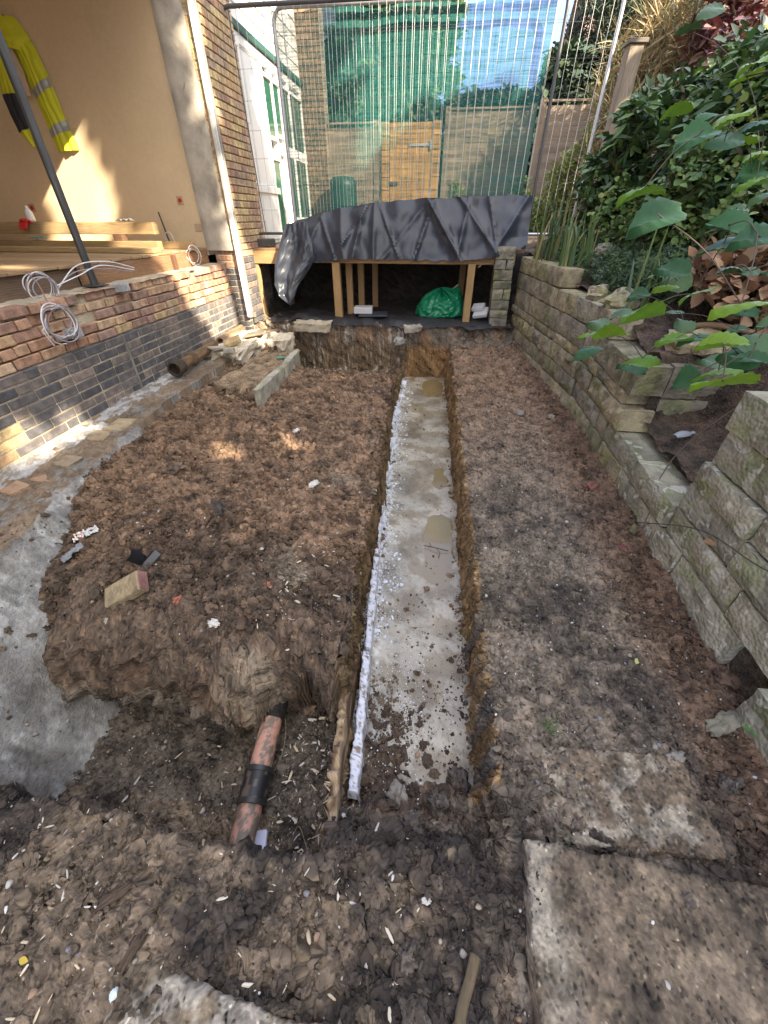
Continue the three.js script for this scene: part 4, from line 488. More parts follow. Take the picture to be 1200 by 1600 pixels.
const G = { dark: [[0.05, 0.10, 0.035], [0.09, 0.16, 0.05], [0.045, 0.09, 0.04], [0.14, 0.19, 0.08], [0.15, 0.11, 0.06], [0.08, 0.13, 0.045]], mid: [[0.06, 0.13, 0.03], [0.09, 0.17, 0.04], [0.05, 0.10, 0.03]], lime: [[0.20, 0.28, 0.04], [0.26, 0.30, 0.05], [0.13, 0.22, 0.04]], red: [[0.16, 0.04, 0.035], [0.11, 0.03, 0.04], [0.2, 0.07, 0.05], [0.22, 0.12, 0.06]], straw: [[0.42, 0.32, 0.14], [0.36, 0.27, 0.13], [0.30, 0.20, 0.10], [0.2, 0.2, 0.07]] };
const leafA = sprig(5, 0.085, 0.036, 0.07, 5), leafB = sprig(5, 0.06, 0.03, 0.06, 6), leafBig = sprig(9, 0.2, 0.11, 0.22, 7), leafFine = sprig(7, 0.04, 0.008, 0.05, 8), strawS = sprig(6, 0.3, 0.012, 0.06, 9);
const glossLeaf = M(1, 1, 1, 0.36, { side: THREE.DoubleSide, transmission: 0.12, thickness: 0 });
plant('evergreen_shrub', 'dark glossy evergreen shrub filling the raised bed at the right', 'shrub', [2.5, 1.2, -4.7], [[2.2, 1.95, -5.5, 0.6, 0.5, 0.7], [2.25, 1.85, -4.6, 0.6, 0.55, 0.8], [2.35, 1.6, -3.8, 0.55, 0.5, 0.7], [2.7, 2.3, -5.2, 0.7, 0.6, 0.8], [2.8, 2.0, -4.0, 0.8, 0.7, 0.9], [1.95, 1.6, -6.2, 0.4, 0.42, 0.6]], 3600, leafA, glossLeaf, [0.7, 1.4], G.dark, { stem: 'stem', gap: -0.45, f: 3, hollow: 0.5, min: (x, z) => bedH(x, z) + 0.12 });
plant('light_green_shrub', 'paler leafy shrub poking out over the evergreen one', 'shrub', [2.2, 1.2, -5.4], [[2.05, 2.25, -5.5, 0.5, 0.35, 0.6], [2.2, 2.15, -4.5, 0.45, 0.4, 0.6], [1.8, 1.85, -5.9, 0.35, 0.35, 0.5], [2.4, 2.0, -3.9, 0.5, 0.5, 0.5]], 1900, leafA, leafM(), [0.9, 1.6], [...G.mid, [0.13, 0.22, 0.04]], { stem: 'stem', gap: -0.1, f: 2.5 });
plant('round_leaf_shrub', 'shrub of small rounded fresh green leaves behind the hazel branches', 'shrub', [2.3, 1.1, -4.0], [[2.1, 1.75, -4.2, 0.5, 0.55, 0.7], [2.5, 2.2, -4.8, 0.6, 0.5, 0.8], [1.9, 1.55, -5.2, 0.4, 0.4, 0.6], [2.2, 1.5, -3.4, 0.45, 0.4, 0.5]], 2200, sprig(5, 0.045, 0.036, 0.07, 21), leafM(), [0.8, 1.5], [[0.13, 0.23, 0.05], [0.19, 0.30, 0.06], [0.09, 0.17, 0.045], [0.25, 0.30, 0.07]], { stem: 'stem', gap: -0.1, f: 3.2, min: (x, z) => bedH(x, z) + 0.1 });
plant('ground_cover', 'low feathery green ground cover behind the wall top', 'ground cover', [1.75, 1.05, -4.4], [[1.65, 1.15, -5.2, 0.35, 0.2, 0.8], [1.75, 1.12, -4.3, 0.35, 0.22, 0.7], [2.0, 1.2, -3.7, 0.5, 0.2, 0.6], [1.5, 1.2, -6.0, 0.3, 0.25, 0.6]], 2600, leafFine, leafM(), [0.9, 1.8], [[0.07, 0.13, 0.04], [0.11, 0.18, 0.06], [0.05, 0.10, 0.04]], { crown: 'foliage', stem: 'stem', min: (x, z) => bedH(x, z) - 0.02, trunk: 0.01 });
plant('dead_leaf_branch', 'branch of dry brown leaves hanging in the raised bed', 'branch', [2.1, 1.1, -3.1], [[1.85, 1.28, -3.2, 0.22, 0.16, 0.25], [2.0, 1.15, -2.95, 0.25, 0.14, 0.2]], 130, sprig(4, 0.08, 0.05, 0.08, 14), M(1, 1, 1, 0.8, { side: THREE.DoubleSide }), [0.9, 1.4], [[0.32, 0.19, 0.10], [0.42, 0.28, 0.16], [0.25, 0.14, 0.08]], { crown: 'dry_leaves', stem: 'stem', trunk: 0.01 });
plant('red_leaf_bush', 'red purple leaved bush at the top right', 'bush', [4.2, 1.5, -8.2], [[3.6, 3.5, -8.0, 0.8, 0.6, 0.8], [4.4, 4.0, -8.0, 0.9, 0.8, 0.9], [3.3, 3.0, -7.2, 0.5, 0.5, 0.6], [4.2, 3.1, -7.4, 0.7, 0.6, 0.7]], 2600, leafA, leafM(), [0.9, 1.7], G.red, { gap: -0.2, f: 1.6 });
plant('yellow_green_bush', 'sunny yellow green bush behind the red leaved one', 'bush', [5.0, 1.5, -9.8], [[4.4, 3.6, -9.6, 1.0, 0.9, 0.7], [5.4, 3.9, -9.4, 1.0, 1.0, 0.8]], 2000, leafB, leafM(), [1.2, 2.2], G.lime, { gap: -0.25, f: 1.4 });
plant('straw_stems', 'tall straw coloured dry stems behind the wooden post', 'dry stems', [2.75, 1.2, -8.6], [[2.6, 3.0, -8.8, 0.6, 0.8, 0.5], [3.0, 3.6, -9.0, 0.6, 0.8, 0.5], [2.4, 2.2, -8.2, 0.5, 0.8, 0.4], [2.9, 2.3, -8.0, 0.5, 0.7, 0.4]], 1100, strawS, leafM(), [0.8, 1.4], G.straw, { crown: 'stems', stem: 'stem_base', gap: -0.2, f: 2 });
plant('sunlit_bush', 'small sunlit yellow bush behind the right fence pole', 'bush', [2.15, 1.2, -8.9], [[2.0, 1.9, -8.9, 0.4, 0.55, 0.35], [2.3, 2.3, -9.0, 0.35, 0.5, 0.35]], 900, leafB, leafM(), [0.9, 1.5], [[0.24, 0.28, 0.05], [0.3, 0.3, 0.07], [0.15, 0.2, 0.05]], { gap: -0.2, f: 3, stem: 'stem' });
plant('conifer_tree', 'dark conifer beyond the fence at the right', 'tree', [3.4, 1.17, -14], [[3.1, 3.5, -13.9, 0.95, 1.1, 0.9], [3.2, 4.7, -14, 0.85, 1.0, 0.9], [3.7, 6.0, -14, 0.9, 1.0, 0.9], [4.3, 3.7, -13.7, 1.1, 1.4, 1.0], [4.2, 5.2, -14, 0.9, 1.0, 0.9]], 5200, sprig(9, 0.12, 0.02, 0.14, 15), leafM({ transmission: 0.1 }), [1, 1.9], [[0.03, 0.055, 0.03], [0.045, 0.075, 0.04], [0.09, 0.11, 0.06]], { gap: -0.3, f: 1.5, trunk: 0.12 });
plant('garden_tree', 'tall leafy tree beyond the gate behind the netting', 'tree', [-1.4, 1.17, -15.5], [[-2.2, 5.0, -15.3, 1.3, 1.3, 1.3], [-1.15, 5.3, -15.2, 1.15, 1.3, 1.2], [-1.9, 7.0, -15.5, 1.5, 1.3, 1.4], [-0.75, 4.0, -14.8, 0.8, 0.8, 0.9], [-3.0, 4.3, -15.5, 0.9, 1.0, 1.0], [-1.0, 7.4, -15.5, 1.0, 1.0, 1.0]], 5200, sprig(7, 0.13, 0.07, 0.16, 16), leafM(), [1, 1.8], [[0.05, 0.10, 0.03], [0.08, 0.14, 0.035], [0.04, 0.08, 0.03]], { gap: -0.25, f: 0.9, trunk: 0.14 });
plant('clipped_hedge', 'tall dark clipped hedge beyond the fence behind the netting', 'hedge', [1.9, 1.17, -13], [[1.0, 2.45, -13, 0.82, 1.25, 0.5], [2.6, 2.75, -13, 0.68, 1.55, 0.5]], 4600, sprig(8, 0.12, 0.06, 0.16, 17), leafM({ transmission: 0.1 }), [1, 1.7], [[0.025, 0.05, 0.025], [0.04, 0.07, 0.03], [0.03, 0.06, 0.035]], { box: true, trunk: 0.07 });
plant('boundary_hedge', 'long loose hedge just beyond the back fence', 'hedge', [-2.2, 1.17, -11.6], [[-3.4, 2.7, -11.6, 1.1, 0.9, 0.5], [-1.4, 2.7, -11.5, 1.3, 0.8, 0.5], [0.3, 2.45, -11.6, 0.9, 0.65, 0.5], [-2.4, 3.1, -11.9, 0.9, 0.8, 0.4]], 3600, leafBig, leafM({ transmission: 0.15 }), [0.45, 0.75], [[0.04, 0.08, 0.03], [0.06, 0.11, 0.035]], { gap: -0.35, f: 1.6, trunk: 0.05 });
plant('sunlit_plants', 'sunny yellow green plants right of the storage box', 'plants', [1.35, 1.17, -9.2], [[1.2, 1.7, -9.3, 0.25, 0.5, 0.2], [1.5, 1.5, -9.0, 0.3, 0.35, 0.25], [0.1, 1.85, -9.4, 0.15, 0.25, 0.12]], 500, leafB, leafM(), [0.8, 1.4], G.lime, { stem: 'stem', trunk: 0.012 });
{ // iris-like blades on the wall top
  const blade = (L, W, bend, seed) => { const P = [], I = []; for (let i = 0; i <= 8; i++) { const t = i / 8, w = W * Math.pow(1 - t, 0.6) * 0.5 + 0.0008, y = L * (t - 0.25 * bend * t * t * t), x = bend * L * 0.55 * t * t * t; P.push(x, y, -w, x + w * 0.25, y, 0, x, y, w); if (i) { const a = (i - 1) * 3; I.push(a, a + 3, a + 1, a + 1, a + 3, a + 4, a + 1, a + 4, a + 2, a + 2, a + 4, a + 5); } } const g = new THREE.BufferGeometry(); g.setAttribute('position', new THREE.Float32BufferAttribute(P, 3)); g.setIndex(I); g.computeVertexNormals(); setUV(g, (x, y, z) => [x, y]); return g; };
  const bm = [[0.10, 0.19, 0.05], [0.16, 0.24, 0.07], [0.08, 0.15, 0.07], [0.34, 0.29, 0.12]].map(c => M(...c, 0.6, { transmission: 0.25, thickness: 0, side: THREE.DoubleSide }));
  const clump = (x, z, n, r, h, label) => { const t = thing('spiky_leaf_clump', label, 'plant', [x, bedH(x, z) - 0.02, z], [0, 0, 0], 'spiky leaf clumps on the wall top'); for (let i = 0; i < n; i++) part('blade', blade(h * rr(0.55, 1.1), rr(0.02, 0.036), rr(0.05, 1.0) * (R() < 0.25 ? 1.5 : 0.6), i), pick(bm), t, [rr(-r, r), 0, rr(-r, r)], [rr(-0.3, 0.3), rr(0, 6.28), rr(-0.15, 0.15)]); };
  clump(1.2, -5.75, 40, 0.13, 0.7, 'clump of spiky leaves beside the tarpaulin end'); clump(1.33, -5.05, 30, 0.14, 0.55, 'clump of spiky leaves midway along the wall top'); clump(1.5, -3.6, 9, 0.06, 0.6, 'few tall bent spiky leaves behind the flat stone');
}
{ // hazel branches hanging over the wall from the right, each large leaf its own part
  const spots = [[0.62,1.62,-1.74,0.115,"b"],[0.56,1.56,-1.41,0.125,"f"],[0.91,1.53,-1.71,0.115,"f"],[0.92,1.51,-1.56,0.115,"f"],[0.91,1.49,-1.69,0.115,"d"],[0.90,1.33,-1.72,0.115,"b"],[0.69,1.28,-1.59,0.115,"b"],[0.81,1.36,-1.30,0.115,"b"],[0.68,1.18,-1.78,0.115,"b"],[0.95,1.04,-2.69,0.115,"d"],[0.96,0.95,-2.83,0.115,"b"],[0.70,1.05,-2.04,0.115,"f"],[1.15,1.07,-2.94,0.115,"d"],[1.25,1.15,-3.02,0.115,"f"],[0.93,1.16,-1.79,0.115,"b"],[1.03,1.17,-1.81,0.115,"f"],[0.87,1.24,-1.40,0.115,"b"],[1.24,1.04,-1.98,0.115,"d"],[0.87,1.07,-1.85,0.115,"b"],[0.92,0.99,-2.02,0.115,"f"],[0.97,1.13,-1.51,0.115,"b"],[1.00,1.03,-1.70,0.115,"f"],[0.77,1.20,-1.16,0.121,"b"],[1.07,1.16,-1.54,0.115,"f"],[1.13,1.19,-1.64,0.115,"d"],[0.97,1.37,-2.10,0.115,"f"],[0.94,1.83,-2.04,0.115,"b"],[0.78,1.76,-1.87,0.115,"f"],[1.07,1.79,-2.29,0.115,"f"],[1.22,1.82,-2.48,0.115,"b"],[1.12,1.90,-2.63,0.115,"f"],[1.26,2.39,-3.58,0.115,"d"],[1.22,2.37,-3.25,0.115,"d"],[1.22,1.85,-2.36,0.115,"f"],[1.21,1.66,-2.21,0.115,"b"],[1.37,1.78,-2.57,0.115,"b"],[1.31,2.11,-2.81,0.115,"b"],[1.42,2.11,-3.07,0.115,"b"],[1.10,1.99,-2.94,0.115,"b"]];
  const hazel = seed => { const n = 13, P = [], I = [], q = rng(seed * 31), q0 = q(), q1 = q(); for (let i = 0; i <= n; i++) { const t = i / n, w = (0.47 * Math.pow(Math.sin(Math.PI * Math.pow(t, 0.72)), 0.8) + (i === n ? 0.01 : 0.02)) * (i % 2 ? 1.05 : 0.94); for (const s of [-1, -0.5, 0, 0.5, 1]) { const rib = 0.035 * Math.cos(i * Math.PI + Math.abs(s) * 2) * Math.abs(s); P.push(s * w, (0.16 + 0.12 * q0) * Math.abs(s) * w + rib - (0.12 + 0.3 * q1) * t * t + 0.09 * Math.sin(s * 3 + seed + t * 4) * (0.3 + t) - 0.12 * s * s * (seed % 2), t - 0.1 * Math.abs(s) * (1 - t) * 0.6); } if (i) for (let k = 0; k < 4; k++) { const a = (i - 1) * 5 + k; I.push(a, a + 5, a + 1, a + 1, a + 5, a + 6); } } const g = new THREE.BufferGeometry(); g.setAttribute('position', new THREE.Float32BufferAttribute(P, 3)); g.setIndex(I); g.translate(0, 0, -0.5); g.computeVertexNormals(); setUV(g, (x, y, z) => [x, z]); return g; };
  const hv = [1, 2, 3, 4, 5, 6].map(hazel), tLeaf = tex(256, 1, (u, v) => { const x = Math.abs(u - 0.5 < 0 ? u + 0.5 - 0.5 : 1 - u), s = Math.abs(((v * 8 + x * 6) % 1) - 0.5); const vein = s < 0.06 ? 0.12 : 0; return 0.8 + 0.2 * (pf(u, v, 10, 4, 801) - 0.5) + vein; });
  const mats = { b: [M(0.27, 0.46, 0.03, 0.7, { transmission: 0.45, thickness: 0, specularIntensity: 0.5, map: tLeaf, side: THREE.DoubleSide }), M(0.19, 0.38, 0.03, 0.7, { transmission: 0.45, thickness: 0, specularIntensity: 0.5, map: tLeaf, side: THREE.DoubleSide })], f: [M(0.05, 0.17, 0.055, 0.62, { transmission: 0.3, thickness: 0, specularIntensity: 0.5, map: tLeaf, side: THREE.DoubleSide }), M(0.04, 0.13, 0.045, 0.62, { transmission: 0.3, thickness: 0, specularIntensity: 0.5, map: tLeaf, side: THREE.DoubleSide })], d: [M(0.08, 0.18, 0.05, 0.55, { transmission: 0.3, thickness: 0, map: tLeaf, side: THREE.DoubleSide })] };  // b leaves: backlight painted in as a brighter leaf colour
  const roots = [[1.9, 1.25, -1.3, 'lower hazel branch reaching out over the stone wall corner'], [1.95, 1.55, -1.6, 'middle hazel branch with broad leaves hanging in from the right edge'], [2.0, 1.95, -2.2, 'upper hazel branch with broad leaves against the evergreen shrub']];
  for (let i = 0; i < 26; i++) spots.push([rr(1.0, 1.75), rr(0.95, 2.0), rr(-2.6, -1.5), rr(0.07, 0.12), pick(['b', 'f', 'd', 'd'])]);
  const set = [[], [], []]; spots.forEach(s => set[s[1] < 1.26 ? 0 : s[1] < 1.6 ? 1 : 2].push(s));
  roots.forEach((r, k) => { const t = thing('hazel_branch', r[3], 'branch', [r[0], r[1], r[2]], [0, 0, 0], 'hazel branches over the wall'); const st = []; set[k].sort((a, b) => b[0] - a[0]);
    const heads = []; set[k].forEach((s, i) => { const p = [s[0] - r[0], s[1] - r[1], s[2] - r[2]]; const nb = heads.length ? heads.reduce((m, h) => Math.hypot(h[0] - p[0], h[1] - p[1], h[2] - p[2]) < Math.hypot(m[0] - p[0], m[1] - p[1], m[2] - p[2]) ? h : m) : [0, 0, 0]; const mid = [(p[0] + nb[0]) / 2, (p[1] + nb[1]) / 2 + 0.02, (p[2] + nb[2]) / 2]; st.push(tube([nb, mid, [p[0], p[1] - 0.004, p[2]]], i < 4 ? 0.0035 : 0.0018, 10, 5)); heads.push(p);
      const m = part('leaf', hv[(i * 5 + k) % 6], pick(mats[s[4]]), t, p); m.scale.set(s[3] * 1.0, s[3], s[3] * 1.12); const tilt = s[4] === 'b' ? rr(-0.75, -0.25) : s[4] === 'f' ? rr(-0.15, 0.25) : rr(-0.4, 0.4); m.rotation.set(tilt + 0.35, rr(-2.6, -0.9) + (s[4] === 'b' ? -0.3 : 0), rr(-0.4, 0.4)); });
    part('twig', mergeGeometries(st), M(0.10, 0.075, 0.055, 0.8), t); });
}
{ // wooden post with cap and rails among the bushes
  const t = thing('wooden_post', 'square weathered wooden post with a flat cap among the bushes', 'post', [1.83, 1.0, -6.6], [0, 0.1, 0]); const wm = M(0.42, 0.35, 0.27, 0.85, { map: tWood, bumpMap: bWood, bumpScale: 0.004 });
  part('shaft', bx(0.145, 2.0, 0.145, 0.3, 'y'), wm, t, [0, 1.0, 0]); part('cap', bx(0.19, 0.035, 0.19, 0.3), M(0.25, 0.21, 0.17, 0.85, { map: tWood }), t, [0, 2.02, 0]);
  for (const y of [1.45, 1.28]) part('rail', bx(1.6, 0.06, 0.04, y, 'x'), wm, t, [0.9, y, -0.03], [0, 0, 0.02]);
}
// ---------------------------------------------------------------- tall unseen trees right of the frame: crowns shaped to shade the yard
rayGaps.push([[-2.8, 0.5, -5.5], 0.6], [[-2.8, 0.85, -5.0], 0.42], [[-2.8, 1.0, -4.6], 0.25], [[-2.66, 1.3, -5.75], 0.2], [[-2.66, 1.9, -5.75], 0.18], [[-2.66, 2.6, -5.75], 0.2], [[-2.66, 3.2, -5.75], 0.2], [[-3.2, 1.35, -4.9], 0.36], [[-3.7, 1.4, -5.1], 0.2], [[-4.65, 1.62, -5.75], 0.38], [[-4.55, 2.1, -5.7], 0.34], [[-4.75, 1.35, -5.4], 0.3], [[-1.5, 0.12, -2.6], 0.24], [[-1.2, 0.1, -2.7], 0.2], [[-1.15, 0.12, -4.35], 0.17], [[-2.8, 0.32, -2.15], 0.22], [[-2.8, 0.4, -2.5], 0.16], [[-2.45, 1.1, -6.1], 0.3], [[-2.2, 0.85, -5.95], 0.24], [[-2.6, 0.25, -2.6], 0.1], [[-3.4, 1.25, -3.2], 0.2], [[2.1, 2.25, -5.5], 0.4], [[2.4, 2.15, -4.5], 0.35], [[2.0, 1.9, -6.1], 0.4], [[2.6, 2.5, -5.0], 0.4]);
[[5.3, -2.4, 4.2, 'first'], [5.8, 0.4, 8.2, 'second'], [6.0, 2.6, 8.8, 'third'], [6.2, 5.2, 8.0, 'fourth']].forEach(([x, z, h], i) => {
  const vols = [[x, h * 0.55 + 0.6, z, 1.7, 2.3, 1.7], [x - 0.3, h * 0.5, z - 1.1, 1.3, 1.7, 1.2], [x + 0.2, h * 0.55, z + 1.2, 1.4, 1.9, 1.3], [x, h + 0.6, z + 0.2, 1.7, 2.1, 1.8], [x, h * 0.8 + 0.6, z, 1.6, 1.8, 1.7], [x + 0.3, h + (i ? 2.2 : 0.6), z + 0.4, 1.5, 1.7, 1.6]];
  plant('shade_tree', ['unseen shade tree right of the picture beside the wooden post', 'unseen shade tree right of the picture level with the trench', 'unseen shade tree right of the picture beside the camera', 'unseen shade tree right of the picture behind the camera'][i], 'tree', [x, 0.2, z], vols, 8500, leafBig, M(1, 1, 1, 0.8, { side: THREE.DoubleSide }), [0.75, 1.3], [[0.05, 0.09, 0.03], [0.07, 0.12, 0.035]], { sun: true, trunk: 0.14, group: 'unseen trees with crowns shaped to shade the yard' });
});
// ---------------------------------------------------------------- things in and around the dig
function slabGeo(w, h, d, seed, f, amp = 0.006, nx = 90, nz = 70) { let g = new THREE.BoxGeometry(w, h, d, nx, 3, nz); g = mergeVertices(g.deleteAttribute('uv').deleteAttribute('normal')); const p = g.attributes.position; const cs = [];
  for (let i = 0; i < p.count; i++) { let x = p.getX(i), y = p.getY(i), z = p.getZ(i); const ex = Math.abs(x) / (w / 2), ez = Math.abs(z) / (d / 2); const e = Math.max(ss(0.965, 1, ex), ss(0.955, 1, ez)); const wob = 0.012 * fbm(x * 1 + seed, z, 5, 4); if (y > 0) y += amp * fbm(x + seed, z, 6, 5) + amp * 2.6 * (billow(x + seed, z, 11, 4) - 0.3) - 0.006 * e; if (ex > 0.97) x += wob * Math.sign(x) + 0.004 * N3(x * 30, y * 30, z * 30); if (ez > 0.97) z += wob * Math.sign(z) + 0.004 * N3(x * 30 + 9, y * 30, z * 30); p.setXYZ(i, x, y, z); cs.push(...f(x, y, z)); }
  g.setAttribute('color', new THREE.Float32BufferAttribute(cs, 3)); g.computeVertexNormals(); setUV(g, (x, y, z) => [x + y * 0.6 + seed, z - y * 0.7]); return g; }
const mudSlab = (pale) => (x, y, z) => { const n = fbm(x + 3, z, 3, 4), m = fbm(x, z + 8, 9, 3), q = fbm(x, z, 28, 2); let c = [0.19, 0.152, 0.115]; const mc = (d, t) => { c = c.map((v, i) => mix(v, d[i], t)); }; mc([0.10, 0.082, 0.064], ss(0, 0.35, n + 0.6 * m)); mc([0.31, 0.25, 0.18], ss(0.1, 0.35, m + 0.4 * q) * 0.6); mc([0.42, 0.39, 0.335], pale(x, z, n, m)); return c.map((v, i) => v * (1 + 0.22 * q) * [1, 0.96, 0.88][i] / 0.5); };
const slabM = M(1, 1, 1, 0.92, { map: tSoil, bumpMap: bSoil, bumpScale: 0.008, vertexColors: true });
solo('paving_slab', slabGeo(0.98, 0.08, 0.92, 2, mudSlab((x, z, n, m) => ss(-0.36, -0.45, x + 0.1 * n) * ss(-0.1, -0.25, z + 0.1 * m) * 0.8), 0.011), slabM, 'large muddy paving slab at the bottom right', 'slab', [0.845, 0.020, 0.085], [0, -0.04, 0]);
solo('slab_fragment', slabGeo(0.5, 0.07, 0.28, 5, mudSlab((x, z, n, m) => ss(0.0, 0.28, n + m + 0.35 * ss(0, -0.2, x) - 0.1) * 0.7), 0.014, 60, 40), slabM, 'broken muddy slab half buried above the large slab', 'slab', [0.73, -0.022, -0.56], [0.05, 0.06, 0.03]);
solo('slab_fragment', slabGeo(0.62, 0.07, 0.5, 9, (x, y, z) => { const n = fbm(x, z, 4, 4), m = fbm(x + 5, z, 12, 3); let c = [0.40, 0.37, 0.33]; c = c.map((v, i) => mix(v, [0.21, 0.17, 0.125][i], ss(0.0, 0.3, n + 0.5 * m + 0.5 * ss(0.0, 0.25, x)))); c = c.map((v, i) => mix(v, [0.36, 0.2, 0.2][i], ss(0.15, 0.3, m) * ss(0.1, 0.2, x) * 0.6)); return c.map((v, i) => v * (1 + 0.3 * fbm(x, z, 40, 2)) * [1, 0.97, 0.9][i] / 0.5); }, 0.008, 70, 60), slabM, 'pale gritty slab at the bottom edge left of centre', 'slab', [-0.37, -0.012, 0.255], [0.02, -0.1, 0.01]);
{ // clay-coloured drain pipe in the pit
  const P0 = new THREE.Vector3(-0.63, -0.27, -0.93), P1 = new THREE.Vector3(-0.575, -0.325, -0.25), L = P0.distanceTo(P1);
  const t = thing('drain_pipe', 'muddy orange drain pipe with a black coupler in the pit', 'pipe', [P0.x, P0.y, P0.z]); t.quaternion.setFromUnitVectors(new THREE.Vector3(0, 0, 1), P1.clone().sub(P0).normalize());
  const cyl = (r, a, b, n = 30, seg = 24) => { const g = new THREE.CylinderGeometry(r, r, b - a, n, seg, false); g.rotateX(Math.PI / 2); g.translate(0, 0, (a + b) / 2); return g; };
  const g = cyl(0.046, 0, L, 40, 90); colour(g, (x, y, z) => { const n = N3(x * 22, y * 22, z * 12) + 0.5 * N3(x * 60, y * 60, z * 40); const d = ss(0.05, 0.55, n + 0.5 * N3(x * 130, y * 130, z * 60) + 0.25 * ss(0.3, 0.6, z) + 0.2); return [mix(0.58, 0.2, d), mix(0.31, 0.16, d), mix(0.225, 0.12, d)]; }); setUV(g, (x, y, z) => [z, x + y]);
  part('pipe', g, M(1, 1, 1, 0.55, { vertexColors: true, bumpMap: bSoil, bumpScale: 0.002 }), t);
  const c = cyl(0.055, L - 0.32, L - 0.22); colour(c, (x, y, z) => N3(x * 30, y * 30, z * 20) > 0.2 ? [0.12, 0.09, 0.07] : [0.018, 0.018, 0.02]); part('coupler', c, M(1, 1, 1, 0.45, { vertexColors: true }), t);
  for (const z of [L - 0.325, L - 0.215]) part('coupler_band', cyl(0.0585, z - 0.006, z + 0.012), M(0.03, 0.03, 0.03, 0.4), t);
  part('far_collar', cyl(0.056, 0.0, 0.16), M(0.06, 0.05, 0.045, 0.8, { map: tSoil, bumpMap: bSoil, bumpScale: 0.006 }), t);
}
{ // rotten plank beside the trench
  const g = new THREE.BoxGeometry(0.03, 0.30, 0.86, 4, 16, 80); const m = mergeVertices(g.deleteAttribute('uv').deleteAttribute('normal')); const p = m.attributes.position;
  for (let i = 0; i < p.count; i++) { let x = p.getX(i), y = p.getY(i), z = p.getZ(i); const top = ss(0.05, 0.15, y); y -= top * (0.05 * Math.abs(fbm(z, 3, 9, 4)) + 0.03 * N2(z * 26, 1) * top + 0.05 * ss(0.1, -0.43, z)); if (x < 0) x -= (0.012 * Math.abs(fbm(z, y, 8, 3)) + 0.018 * top * Math.max(0, N2(z * 22, y * 8))); x += 0.012 * N2(z * 3, 4); p.setXYZ(i, x, y, z); }
  m.computeVertexNormals(); setUV(m, (x, y, z) => [z, y + x]); colour(m, (x, y, z) => { const n = N3(x * 30, y * 16, z * 5), w = ss(0.1, 0.5, n + 0.9 * ss(0.06, 0.13, y) - 0.2); return [mix(0.26, 0.72, w), mix(0.155, 0.55, w), mix(0.095, 0.36, w)]; });
  const t = thing('rotten_plank', 'rotten splintered plank standing on edge between pit and trench', 'plank', [-0.262, -0.285, -0.72], [0, 0.07, 0.06]); part('board', m, M(1, 1, 1, 0.9, { vertexColors: true, map: tWood, bumpMap: bWood, bumpScale: 0.006 }), t);
  const sp = []; for (let i = 0; i < 46; i++) { const z = rr(-0.36, 0.34), y = rr(-0.05, 0.13), L = rr(0.015, 0.05); const s = rod([-0.018, y, z], [-0.018 - L * 0.6, y + rr(-0.01, 0.03), z + rr(-1, 1) * L], rr(0.002, 0.005), 4, 0.0005); sp.push(s); } part('splinters', mergeGeometries(sp), M(0.66, 0.50, 0.32, 0.9), t);
}
